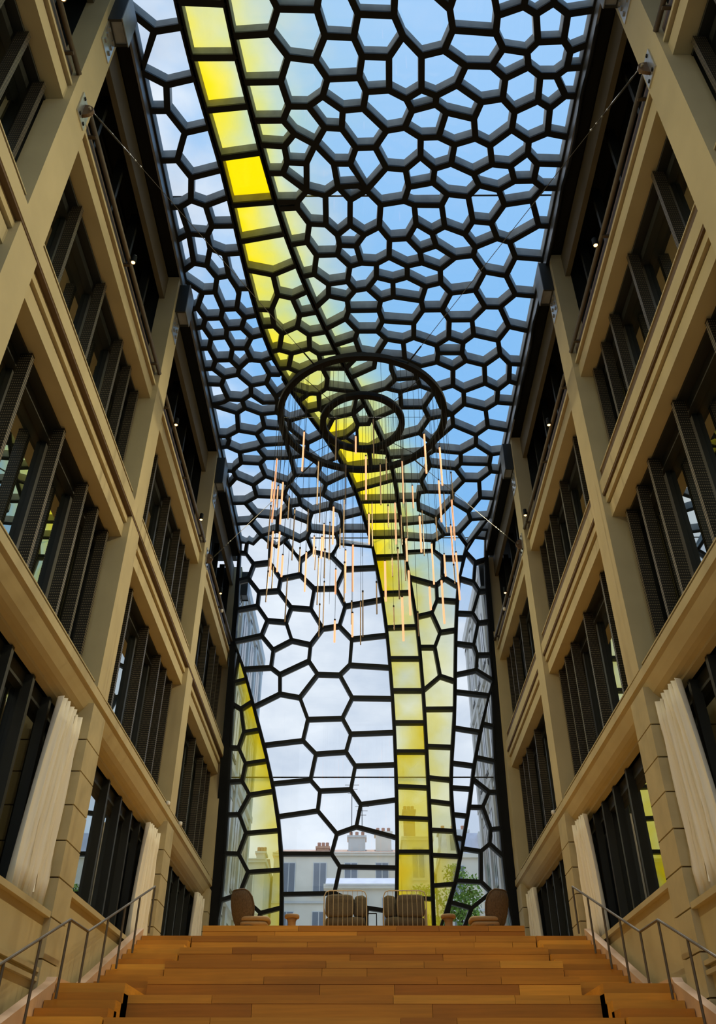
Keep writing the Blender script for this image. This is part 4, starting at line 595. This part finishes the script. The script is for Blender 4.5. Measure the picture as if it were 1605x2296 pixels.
# ------------------------------------------------------------------ gallery rails and spotlights
SP = {-1: [-.26, 1.212, 2.257, 3.285, 4.137, 5.006], 1: [-.30, 1.10, 2.179, 3.294, 4.099, 5.004]}
ordn = ['out of view behind the camera', 'at the top edge of the picture', 'first below the top edge', 'second below the top edge', 'third below the top edge', 'smallest, near the glass wall']
for sg in (-1, 1):
    for c in range(-2, 4):
        ya = cy(sg, c) + CW; yb = cy(sg, c + 1) if c < 3 else Y1
        if c == 3 or c == -2: continue
        o = MB(); o.tube([w(sg * 1.004, ya, 3.028), w(sg * 1.004, yb, 3.028)], .045, 10)
        gr = o.build('gallery_rail', M['rail'], None, True, loc=w(sg * 1.004, (ya + yb) / 2, 3.028), cat='rail', group='gallery rails',
                     label='dark tubular gallery rail, %s bay of the %s wall' % (('nearest', 'second', 'third', 'farthest')[c + 1], SIDE[sg]))
        for q in (.06, .5, .94):
            yy = ya + (yb - ya) * q
            child('rail_bracket', gr, M['rail'], lambda b: b.box(sg * 1.0, sg * 1.03, yy - .006, yy + .006, 3.012, 3.022))
    for i, y in enumerate(SP[sg]):
        b0 = w(sg * .985, y, 3.012)
        s = empty('spotlight', b0, label='black cylinder spotlight on the %s gallery rail, %s' % (SIDE[sg], ordn[i]), cat='spotlight', group='gallery spotlights')
        child('housing', s, M['black'], lambda b: b.lathe([(.001, .20), (.046, .20), (.050, .19), (.050, .0), (.044, .0), (.040, .03), (.001, .03)], b0, 16))
        child('bulb', s, M['bulb'], lambda b: b.lathe([(.001, -.012), (.024, -.008), (.036, .006), (.036, .028), (.001, .028)], b0, 14))
        child('arm', s, M['black'], lambda b: b.tube([b0 + Vector((0, 0, .09)), w(sg * 1.004, y, 3.030)], .012, 6))
        ld = bpy.data.lights.new('spot_beam', 'SPOT'); ld.energy = SPOT_W * (1.5 if sg > 0 else .8); ld.color = (1.0, .84, .50); ld.spot_size = math.radians(120); ld.spot_blend = 1.0; ld.shadow_soft_size = .05
        lo = bpy.data.objects.new('spot_beam', ld); C.objects.link(lo); lo.parent = s; lo.location = (0, 0, -.05); lo.rotation_euler = (0, sg * math.radians(60), 0)

# ------------------------------------------------------------------ chandelier: two rings, hanging tubes, cables
RH, RYC, RR_, RYI, RI = 2.95, 3.164, .4185, 3.206, .2030
ch = empty('chandelier', w(0, RYC, RH), label='ring chandelier of glowing hanging tubes under two black hoops', cat='chandelier')
def ring(b, yc, r, hw_=.0155, hh=.013):
    n = 72; base = len(b.v)
    for k in range(n):
        t = 2 * math.pi * k / n
        for dr, dz in ((-hw_, -hh), (hw_, -hh), (hw_, hh), (-hw_, hh)): b.v.append(w((r + dr) * math.cos(t), yc + (r + dr) * math.sin(t), RH + dz))
    for k in range(n):
        for q in range(4):
            a = base + k * 4 + q; c = base + k * 4 + (q + 1) % 4; a2 = base + ((k + 1) % n) * 4 + q; c2 = base + ((k + 1) % n) * 4 + (q + 1) % 4; b.f.append((a, c, c2, a2))
child('outer_ring', ch, M['black'], lambda b: ring(b, RYC, RR_))
child('inner_ring', ch, M['black'], lambda b: ring(b, RYI, RI))
for t in (.785, 2.356, 3.93, 5.50):
    child('link_chain', ch, M['cable'], lambda b: b.tube([w(RI * math.cos(t), RYI + RI * math.sin(t), RH), w(RR_ * math.cos(t), RYC + RR_ * math.sin(t), RH)], .008, 6))
child('cross_wire', ch, M['cable'], lambda b: b.tube([w(-RR_, RYC, RH), w(RR_, RYC, RH)], .005, 5))
ANCH = [(-1, 1.555, 2.943, 'near left'), (1, 1.43, 2.975, 'near right'), (-1, 4.49, 2.962, 'far left'), (1, 4.355, 2.975, 'far right')]
for sg, y, z, nm in ANCH:
    t = math.atan2(y - RYC, sg * 1.0); a = w(sg * .965, y, z); e = w(RR_ * math.cos(t) * 1.03, RYC + RR_ * math.sin(t) * 1.03, RH)
    cb = child('support_cable', ch, M['cable'], lambda b: b.tube([a, e], .007, 6))
    d = (e - a).normalized()
    child('turnbuckle', cb, M['cable'], lambda b: b.tube([a, a + d * .12, a + d * .16, a + d * .62, a + d * .66, a + d * .95], [.010, .010, .016, .016, .010, .009], 8))
    for q in range(4):
        p = a + d * (.72 + .13 * q); child('cable_clamp', cb, M['plate'], lambda b: b.tube([p, p + d * .03], .015, 8))
    p1 = e - d * .55; child('end_clamp', cb, M['black'], lambda b: b.tube([p1, e], .018, 6))
    an = empty('cable_anchor', w(sg * 1.0, y, z), label='steel plate cable anchor bolted to the %s column' % nm, cat='anchor', group='cable anchors')
    child('base_plate', an, M['steel'], lambda b: b.box(sg * .9945, sg * 1.0, y - .038, y + .038, z - .062, z + .062))
    def lug(b):
        n = 12; base = len(b.v)
        for yy in (-.006, .006):
            b.v.append(w(sg * .9945, y + yy, z - .040)); 
            for k in range(n + 1):
                tt = -math.pi / 2 + math.pi * k / n; b.v.append(w(sg * (.9945 - .036 * math.cos(tt)), y + yy, z + .034 * math.sin(tt)))
            b.v.append(w(sg * .9945, y + yy, z + .040))
        m = n + 3; b.f.append(tuple(base + i for i in range(m))); b.f.append(tuple(base + m + i for i in reversed(range(m))))
        for i in range(m): j = (i + 1) % m; b.f.append((base + i, base + j, base + m + j, base + m + i))
    child('lug', an, M['bronze'], lug)
    child('pin', an, M['steel'], lambda b: b.tube([w(sg * .970, y - .016, z), w(sg * .970, y + .016, z)], .022, 8))
    for dy in (-.02, .02):
        for dz in (-.048, .048): child('bolt', an, M['black'], lambda b: b.box(sg * .991, sg * .9945, y + dy - .005, y + dy + .005, z + dz - .005, z + dz + .005))
# tubes: picture column of the top, top and bottom row, lit or not; each hangs from one of the two rings
TUB = """682,969,677,1056,1 797,979,797,1016,1 818,1024,817,1120,1 619,1029,614,1171,1 611,1081,607,1124,1 626,1091,624,1137,1 637,1082,632,1175,1 745,1137,742,1220,1 729,1176,728,1235,1 612,1192,605,1292,1 625,1193,620,1282,1
755,940,754,1032,0 776,1042,775,1130,0 713,1035,710,1132,0 717,1082,714,1171,0 646,1116,644,1164,0 657,1156,650,1256,0 663,1143,658,1227,0 691,1142,688,1192,0 773,1120,772,1227,0 760,1185,758,1230,0 607,1136,601,1230,0 738,1173,735,1256,0
703,1204,702,1248,1 721,1205,720,1252,1 633,1246,630,1293,1 686,1239,682,1326,1 753,1278,753,1332,1 774,1235,774,1329,1 794,1222,794,1326,1 749,1392,748,1440,1 792,1376,792,1428,1
672,1231,670,1283,0 598,1283,594,1336,0 601,1252,594,1350,0 613,1270,610,1320,0 641,1297,637,1394,0 710,1229,710,1278,0 717,1251,714,1356,0 714,1357,712,1428,0 728,1306,725,1406,0 726,1234,724,1296,0 770,1263,770,1350,0 788,1350,787,1400,0 807,1350,807,1446,0 812,1328,811,1428,0
902,1035,908,1128,1 951,974,955,1061,1 986,1004,993,1088,1 983,1078,989,1170,1 1013,1121,1019,1211,1 888,1128,890,1220,1 828,1153,829,1220,1 940,1158,945,1238,1 926,1090,927,1139,1 1011,1061,1015,1121,0 1008,1179,1013,1269,1 970,1220,977,1310,1 909,1208,911,1258,1
839,940,840,1027,0 852,1042,853,1132,0 863,1028,864,1077,0 871,1135,872,1183,0 835,1129,836,1225,0 899,1155,901,1222,0 911,1126,912,1208,0 945,1145,950,1246,0 977,1160,979,1213,0 996,1108,1001,1193,0
995,1244,999,1292,1 914,1280,920,1379,1 1025,1240,1032,1345,1 988,1302,995,1398,1 900,1340,904,1437,1 964,1316,968,1367,1 863,1259,864,1348,1 880,1251,881,1293,0 890,1231,894,1343,0 884,1361,885,1413,0 937,1375,938,1426,0 845,1307,848,1377,0 905,1256,906,1302,0 1017,1268,1017,1293,0"""
def ray(px, py):
    return R3 @ Vector((px - 802.5, -(py - 1148), -1882.96))
rt = random.Random(3)
for t in TUB.split():
    xt, yt, xb, yb, lit = map(float, t.split(','))
    r1 = ray(xt, yt); best = []
    for rr, yc in ((RR_, RYC), (RI, RYI)):
        for q in range(240):
            th = 2 * math.pi * q / 240; x, y = rr * math.cos(th), yc + rr * math.sin(th)
            # depth where the sight line passes this plan position
            k = y / r1.y; e = abs(k * r1.x - x); z = k * r1.z
            if e < .006 and 1.2 < z < RH - .03: best.append((x, y, z, rr))
    if not best:
        y = RYC + (.2 if yt > 1250 else -.1); k = y / r1.y; best = [(k * r1.x, y, k * r1.z, 0)]
    x, y, z, rr = rt.choice(best)
    r2 = ray(xb, yb); z2 = y / r2.y * r2.z
    z2 = min(z2, z - .09)
    tb = child('light_tube', ch, M['lit'] if lit else M['brass'], lambda b: b.tube([w(x, y, z2), w(x, y, z)], .018 if lit else .012, 8))
    child('hanging_wire', tb, M['wire'], lambda b: b.tube([w(x, y, z), w(x, y, RH)], .0035, 4))
    child('end_cap', tb, M['black'], lambda b: b.tube([w(x, y, z), w(x, y, z + .008)], .017, 8))
# spare wires without tubes
for q in range(40):
    th = rt.uniform(0, 6.283); rr, yc = ((RR_, RYC), (RI, RYI))[q % 3 == 0]; x, y = rr * math.cos(th), yc + rr * math.sin(th)
    child('hanging_wire', ch, M['wire'], lambda b: b.tube([w(x, y, RH), w(x, y, RH - rt.uniform(.3, .9))], .0035, 4))

# loose black cable along the right roof beam
o = MB(); pts = []
for i in range(40):
    y = 1.62 + i * .062; pts.append(w(.994 + .004 * math.sin(i * .9), y, 3.745 + .012 * math.sin(i * .55) + .006 * math.sin(i * 1.7)))
o.tube(pts, .040, 8); o.build('cable_bundle', M['black'], None, True, loc=w(1.0, 2.9, 3.74), label='sagging black cable sleeve under the right roof beam', cat='cable')
# small white sensors on the ledges
for sg, y, z, nm in ((-1, 4.36, 1.37, 'beside the third column'), (-1, 4.72, 1.372, 'beyond the third column'), (1, 4.52, 1.372, 'beside the third column'), (-1, 5.22, 3.0, 'at the end of the gallery rail'), (1, 5.20, 3.0, 'at the end of the gallery rail')):
    o = MB(); c0 = w(sg * 1.006, y, z); o.lathe([(.001, -.05), (.045, -.05), (.055, -.03), (.055, .03), (.035, .05), (.001, .05)], c0, 14)
    o.build('sensor', M['white'], None, True, loc=c0, label='small white sensor on the %s wall, %s' % (SIDE[sg], nm), cat='sensor', group='wall sensors')
# ------------------------------------------------------------------ furniture on the deck
DZ = .7815
def wire_chair(cx, ybk, label, flip):
    b0 = w(cx, ybk, DZ); r = empty('lounge_chair', b0, label=label, cat='armchair', group='wire frame lounge chairs')
    W2, H, D = .475, .90, .80
    P = lambda x, y, z: b0 + Vector((x, y, z))
    child('back_hoop', r, M['cream_metal'], lambda b: b.tube([P(-W2, 0, .10), P(-W2, 0, H - .12), P(-W2 + .04, 0, H - .03), P(-W2 + .12, 0, H), P(W2 - .12, 0, H), P(W2 - .04, 0, H - .03), P(W2, 0, H - .12), P(W2, 0, .10)], .012, 8))
    for i in range(8):
        x = -W2 + .10 + i * (2 * W2 - .2) / 7; child('rod', r, M['cream_metal'], lambda b: b.tube([P(x, 0, .16), P(x, 0, H)], .006, 6))
    child('base_rail', r, M['cream_metal'], lambda b: (b.tube([P(-W2, 0, .16), P(W2, 0, .16)], .014, 8), b.tube([P(-W2, D, .16), P(W2, D, .16)], .014, 8), b.tube([P(-W2, 0, .16), P(-W2, D, .16)], .014, 8), b.tube([P(W2, 0, .16), P(W2, D, .16)], .014, 8)))
    for sx in (-1, 1):
        child('arm_hoop', r, M['cream_metal'], lambda b: b.tube([P(sx * W2, 0, .55), P(sx * W2, D - .1, .55), P(sx * W2, D, .48), P(sx * W2, D, .12)], .011, 8))
        for i in range(5):
            y = .12 + i * .15; child('rod', r, M['cream_metal'], lambda b: b.tube([P(sx * W2, y, .16), P(sx * W2, y, .55)], .006, 6))
        for sy in (0, D): child('leg', r, M['cream_metal'], lambda b: b.tube([P(sx * (W2 - .02), sy, .16), P(sx * (W2 - .02), sy, 0)], .014, 8))
    child('seat_cushion', r, M['taupe'], lambda b: cushion(b, P(0, .40, .28), .45, .37, .11), True)
    child('back_cushion', r, M['taupe'], lambda b: cushion(b, P(flip * .13, .12, .60), .32, .09, .24, 0, -.10), True)
    child('side_cushion', r, M['taupe'], lambda b: cushion(b, P(-flip * .33, .20, .60), .13, .10, .23, flip * .5, -.15), True)
wire_chair(-.090, 4.50, 'cream wire lounge chair with taupe cushions, left of the middle pair', -1)
wire_chair(.205, 4.50, 'cream wire lounge chair with taupe cushions, right of the middle pair', 1)
def shell_chair(cx, yc, face, label):
    b0 = w(cx, yc, DZ); r = empty('wicker_chair', b0, label=label, cat='armchair', group='wicker shell chairs')
    a = math.pi if face > 0 else 0     # direction of the closed back
    prof = [(.20, .16), (.27, .30), (.325, .46), (.36, .62), (.375, .76), (.365, .86), (.34, .92)]
    def sh(b):
        n = 22; base = len(b.v); span = 1.95
        for lay in (0, .014):
            for i, (rad, z) in enumerate(prof):
                f = i / (len(prof) - 1); sp = span * (1 - .42 * f ** 2.2)
                for k in range(n + 1):
                    t = a + face * .35 - sp + 2 * sp * k / n; b.v.append(b0 + Vector(((rad - lay) * math.cos(t), (rad - lay) * math.sin(t), z)))
        m = (n + 1) * len(prof)
        for i in range(len(prof) - 1):
            for k in range(n):
                p = base + i * (n + 1) + k; q = (p, p + 1, p + n + 2, p + n + 1); b.f.append(q); b.f.append(tuple(m + v for v in reversed(q)))
        for k in range(n):
            b.f.append((base + k, base + m + k, base + m + k + 1, base + k + 1)); p = base + (len(prof) - 1) * (n + 1) + k; b.f.append((p, p + 1, p + m + 1, p + m))
        for i in range(len(prof) - 1):
            p = base + i * (n + 1); b.f.append((p, p + n + 1, p + n + 1 + m, p + m)); p += n; b.f.append((p, p + m, p + n + 1 + m, p + n + 1))
    shl = child('shell', r, M['wicker'], sh, True)
    def rim(b):
        pts = []; span = 1.95
        for i, (rad, z) in enumerate(prof):
            f = i / (len(prof) - 1); pts.append((rad, z, a + face * .35 - span * (1 - .42 * f ** 2.2)))
        for k in range(1, 16): pts.append((prof[-1][0], prof[-1][1], a + face * .35 - 1.95 * .58 + 2 * 1.95 * .58 * k / 16))
        for i in reversed(range(len(prof))):
            f = i / (len(prof) - 1); pts.append((prof[i][0], prof[i][1], a + face * .35 + 1.95 * (1 - .42 * f ** 2.2)))
        b.tube([b0 + Vector((q * math.cos(t), q * math.sin(t), z)) for q, z, t in pts], .016, 8)
    child('rim', shl, M['wicker'], rim, True)
    child('seat_cushion', r, M['tan'], lambda b: cushion(b, b0 + Vector((face * .22, 0, .33)), .33, .31, .055), True)
    child('lower_cushion', r, M['tan'], lambda b: cushion(b, b0 + Vector((face * .20, 0, .23)), .31, .30, .05), True)
    child('seat_ring', r, M['wicker'], lambda b: b.lathe([(.24, .17), (.30, .17), (.30, .20), (.24, .20), (.24, .17)], b0 + Vector((face * .1, 0, 0)), 20), True)
    for q in range(4):
        t = math.pi / 4 + q * math.pi / 2; child('leg', r, M['lightwood'], lambda b: b.tube([b0 + Vector((face * .1 + .24 * math.cos(t), .24 * math.sin(t), .18)), b0 + Vector((face * .1 + .30 * math.cos(t), .30 * math.sin(t), 0))], [.018, .012], 8))
shell_chair(-.585, 4.56, 1, 'brown wicker shell chair with tan cushions at the left end of the deck')
shell_chair(.645, 4.56, -1, 'brown wicker shell chair with tan cushions at the right end of the deck')
def stool(cx, y, label):
    b0 = w(cx, y, DZ); r = empty('side_table', b0, label=label, cat='side table', group='oak side tables')
    child('table_top', r, M['lightwood'], lambda b: b.lathe([(.001, .34), (.15, .34), (.165, .355), (.165, .40), (.15, .415), (.001, .415)], b0, 20), True)
    child('pedestal', r, M['lightwood'], lambda b: b.lathe([(.001, 0), (.13, 0), (.12, .04), (.085, .16), (.09, .28), (.12, .34), (.001, .34)], b0, 20), True)
stool(-.353, 4.52, 'round oak pedestal table left of the wire chairs')
stool(.418, 4.52, 'round oak pedestal table right of the wire chairs')
# folding stand between the chairs
b0 = w(.045, 4.72, DZ); r = empty('folding_stand', b0, label='slim black folding stand between the two wire chairs', cat='stand')
for sx in (-1, 1):
    for sy in (-1, 1): child('leg', r, M['black'], lambda b: b.tube([b0 + Vector((sx * .10, sy * .16, 0)), b0 + Vector((sx * .10, -sy * .02, .62))], .013, 6))
child('cross_bar', r, M['black'], lambda b: (b.tube([b0 + Vector((-.10, 0, .62)), b0 + Vector((.10, 0, .62))], .014, 6), b.tube([b0 + Vector((-.10, .09, .28)), b0 + Vector((.10, .09, .28))], .010, 6)))

# ------------------------------------------------------------------ outside: courtyard wings, far houses, tree
tag(MB().box(-14, 14, 6.2, 26, FLOORZ - .06, FLOORZ - .01).build('street_ground', M['ground'], None), 'grey paved ground outside the glass wall', 'ground', kind='structure')
def wing(sg, y0, y1, zt, label):
    r = empty('wing_building', w(sg * 1.6, (y0 + y1) / 2, FLOORZ), label=label, cat='building', group='courtyard wings')
    child('wall', r, M['fascia_ext'], lambda b: b.box(sg * 1.02, sg * 2.3, y0, y1, FLOORZ, zt - .10))
    for z, h, x in ((zt - .10, .10, .985), (zt - .17, .03, 1.0), (3.02, .05, .995), (2.95, .03, 1.008), (2.24, .05, .995), (2.17, .03, 1.008), (1.33, .06, .985)):
        child('cornice', r, M['fascia_ext'], lambda b: b.box(sg * x, sg * 2.32, y0 - .0, y1 + .03, z, z + h))
    n = 3
    for i in range(n + 1):
        y = y0 + (y1 - y0 - .1) * i / n; child('pilaster', r, M['fascia_ext'], lambda b: b.box(sg * 1.0, sg * 1.03, y, y + .10, FLOORZ, zt - .10))
    for i in range(n):
        ya = y0 + (y1 - y0 - .1) * i / n + .16; yb = y0 + (y1 - y0 - .1) * (i + 1) / n - .05
        for z0, z1 in ((.75, 1.26), (1.48, 2.08), (2.36, 2.88), (3.14, 3.60)):
            wi = child('window', r, M['frame'], lambda b: b.box(sg * 1.012, sg * 1.03, ya, yb, z0, z1))
            child('window_pane', wi, M['glass_ext'], lambda b: (b.box(sg * 1.008, sg * 1.014, ya + .02, (ya + yb) / 2 - .01, z0 + .02, z1 - .02), b.box(sg * 1.008, sg * 1.014, (ya + yb) / 2 + .01, yb - .02, z0 + .02, z1 - .02)))
wing(-1, 6.12, 7.67, 3.86, 'pale stone wing of the building outside on the left')
wing(1, 6.12, 7.43, 3.95, 'pale stone wing of the building outside on the right')
# floodlight on the right wing
c0 = w(.955, 6.62, 3.0); fl = empty('floodlight', c0, label='grey floodlight on the outside wall at the right', cat='floodlight')
child('lamp_head', fl, M['plate'], lambda b: b.lathe([(.001, .12), (.08, .12), (.10, .05), (.13, -.10), (.12, -.10), (.001, -.08)], c0, 14), True)
child('lamp_bracket', fl, M['black'], lambda b: b.tube([c0 + Vector((0, 0, .05)), c0 + Vector((.12, .05, -.02)), w(1.0, 6.64, 2.99)], .02, 6))
def house(x0, x1, y0, y1, ze, zr, wallm, roofm, label, rows, cols, mans=False, chims=(), ridge=True):
    r = empty('town_house', w((x0 + x1) / 2, (y0 + y1) / 2, FLOORZ), label=label, cat='building', group='houses behind the courtyard')
    child('wall', r, M[wallm], lambda b: b.box(x0, x1, y0, y1, FLOORZ, ze))
    child('eaves', r, M[wallm], lambda b: b.box(x0 - .02, x1 + .02, y0 - .04, y1 + .04, ze - .03, ze + .02))
    def rf(b):
        ym = (y0 + y1) / 2; i = .18 if mans else 0; base = len(b.v)
        if mans:
            for x, y, z in ((x0, y0, ze), (x1, y0, ze), (x1, y1, ze), (x0, y1, ze), (x0 + .05, y0 + i, zr), (x1 - .05, y0 + i, zr), (x1 - .05, y1 - i, zr), (x0 + .05, y1 - i, zr)): b.v.append(w(x, y, z))
            b.f += [tuple(base + k for k in f) for f in ((0, 3, 2, 1), (4, 5, 6, 7), (0, 1, 5, 4), (1, 2, 6, 5), (2, 3, 7, 6), (3, 0, 4, 7))]
        else:
            for x, y, z in ((x0, y0 - .05, ze), (x1, y0 - .05, ze), (x1, y1 + .05, ze), (x0, y1 + .05, ze), (x0, ym, zr), (x1, ym, zr)): b.v.append(w(x, y, z))
            b.f += [tuple(base + k for k in f) for f in ((0, 3, 2, 1), (0, 1, 5, 4), (2, 3, 4, 5), (0, 4, 3), (1, 2, 5))]
    rfo = child('roof', r, M[roofm], rf)
    z = ze - .12
    for j in range(rows):
        for i in range(cols):
            xa = x0 + (x1 - x0) * (i + .28) / cols; xb = x0 + (x1 - x0) * (i + .72) / cols
            wi = child('window', r, M['white'], lambda b: b.box(xa, xb, y0 - .015, y0 + .01, z - .42, z))
            child('window_pane', wi, M['glass_ext'], lambda b: (b.box(xa + .012, (xa + xb) / 2 - .006, y0 - .018, y0, z - .408, z - .012), b.box((xa + xb) / 2 + .006, xb - .012, y0 - .018, y0, z - .408, z - .012)))
            child('window_ledge', wi, M['ext_grey'], lambda b: b.box(xa - .02, xb + .02, y0 - .04, y0, z - .45, z - .42))
        child('string_course', r, M['ext_grey'], lambda b: b.box(x0, x1, y0 - .025, y0, z - .56, z - .53)); z -= .66
    if mans:
        for i in range(cols):
            xm = x0 + (x1 - x0) * (i + .5) / cols; dm = child('dormer', r, M['white'], lambda b: b.box(xm - .11, xm + .11, y0 - .0, y0 + .2, ze + .03, zr - .03))
            child('window_pane', dm, M['glass_ext'], lambda b: b.box(xm - .075, xm + .075, y0 - .008, y0, ze + .07, zr - .08))
    for (cx, cz, wd, m_) in chims:
        yk = (y0 + y1) / 2 - .1
        cm = child('chimney', r, M[m_], lambda b: (b.box(cx - wd, cx + wd, yk - .12, yk + .12, ze, cz - .16), b.box(cx - wd - .02, cx + wd + .02, yk - .14, yk + .14, cz - .18, cz - .15)))
        for q in range(3):
            px = cx - wd * .7 + q * wd * .7; child('chimney_pot', cm, M['pot'], lambda b: b.lathe([(.10, 0), (.13, 0), (.11, .3), (.12, .42), (.001, .42)], w(px, yk, cz - .16), 10), True)
    return r
house(-1.32, .50, 13.0, 14.2, 3.34, 3.56, 'ext_cream', 'tile', 'cream house with brown tiled roof and chimneys beyond the glass wall', 3, 4, chims=((-.62, 3.70, .09, 'brick'), (-.10, 3.86, .13, 'ext_grey'), (.31, 3.92, .12, 'ext_cream')))
house(.56, .98, 12.4, 13.4, 3.40, 3.52, 'ext_cream', 'zinc', 'narrow pale house with tall chimney behind the yellow panes', 3, 1, chims=((.68, 4.04, .08, 'brick'),))
house(1.02, 2.7, 11.6, 12.8, 2.96, 3.30, 'ext_cream', 'zinc', 'white house with zinc mansard and dormers behind the tree', 3, 4, True, chims=((1.25, 3.55, .2, 'ext_grey'), (1.8, 3.55, .14, 'ext_grey')))
house(-3.4, -1.36, 12.2, 13.4, 3.05, 3.22, 'ext_grey', 'tile', 'grey house with small chimney behind the lower left panes', 3, 4, chims=((-1.47, 3.42, .06, 'ext_grey'),))
house(-.45, .42, 10.6, 11.2, 2.36, 2.52, 'ext_cream', 'zinc', 'low pale house with zinc roof in front of the tiled one', 2, 3)
# aerials
for x, y, z0, h, nm in ((-.18, 13.4, 3.5, 1.0, 'tall'), (-.02, 13.6, 3.5, .72, 'short')):
    c0 = w(x, y, z0); an = empty('aerial', c0, label='%s thin roof aerial behind the middle panes' % nm, cat='aerial', group='roof aerials')
    child('mast', an, M['cable'], lambda b: b.tube([c0, c0 + Vector((0, 0, U * h))], .03, 6))
    for q in range(3): child('element', an, M['cable'], lambda b: b.tube([c0 + Vector((-.5 + .1 * q, 0, U * h - .3 * q)), c0 + Vector((.5 - .1 * q, 0, U * h - .3 * q))], .02, 5))
# tree
def tree(cx, y, zc, rx_, rz_, label):
    c0 = w(cx, y, FLOORZ); r = empty('courtyard_tree', c0, label=label, cat='tree', group='courtyard trees')
    top = w(cx, y, zc)
    child('trunk', r, M['bark'], lambda b: b.tube([c0, c0 + (top - c0) * .5 + Vector((.1, 0, 0)), top], [.16, .12, .05], 8), True)
    b = MB(); rr = random.Random(int(cx * 100))
    blobs = [(Vector((rr.uniform(-1, 1) * rx_ * .6, rr.uniform(-1, 1) * rx_ * .6, rr.uniform(-.8, .8) * rz_)), rr.uniform(.35, .55) * rx_) for _ in range(14)]
    for i in range(2600):
        o_, rad = rr.choice(blobs); d = Vector((rr.gauss(0, 1), rr.gauss(0, 1), rr.gauss(0, 1))).normalized()
        p = top + (o_ + d * rad * rr.uniform(.6, 1.0)) * U; s = rr.uniform(.05, .11); a = Vector((rr.gauss(0, 1), rr.gauss(0, 1), rr.gauss(0, 1))).normalized(); e = a.cross(d)
        if e.length < .1: continue
        e.normalize(); b.add([p - a * s, p + e * s * .5, p + a * s, p - e * s * .5 + d * .01], [(0, 1, 2), (0, 2, 3)])
    o0 = ORG[r.name]; me = mesh('foliage', [v - o0 for v in b.v], b.f, M['leaf']); tag(place('foliage', me, r, o0), kind='stuff')
tree(.92, 8.6, 1.70, .26, .38, 'leafy green tree seen through the lower right panes')
tree(.66, 9.3, 1.72, .20, .40, 'darker leafy tree beside the right rib of the ribbon')
# white planter boxes just inside the glass at both ends
for sg in (-1, 1):
    b0 = w(sg * .80, 5.35, .694); o = MB(); o.add([b0 + Vector(v) for v in ((-.18, -.18, 0), (.18, -.18, 0), (.18, .18, 0), (-.18, .18, 0), (-.25, -.25, .62), (.25, -.25, .62), (.25, .25, .62), (-.25, .25, .62))], [(0, 3, 2, 1), (4, 5, 6, 7), (0, 1, 5, 4), (1, 2, 6, 5), (2, 3, 7, 6), (3, 0, 4, 7)])
    o.add([b0 + Vector(v) for v in ((-.21, -.21, .62), (.21, -.21, .62), (.21, .21, .62), (-.21, .21, .62), (-.21, -.21, .63), (.21, -.21, .63), (.21, .21, .63), (-.21, .21, .63))], [(4, 5, 6, 7), (0, 1, 5, 4), (1, 2, 6, 5), (2, 3, 7, 6), (3, 0, 4, 7)])
    o.build('planter', M['white'], None, loc=b0, label='white tapered planter behind the %s wicker chair' % SIDE[sg], cat='planter', group='white planters')
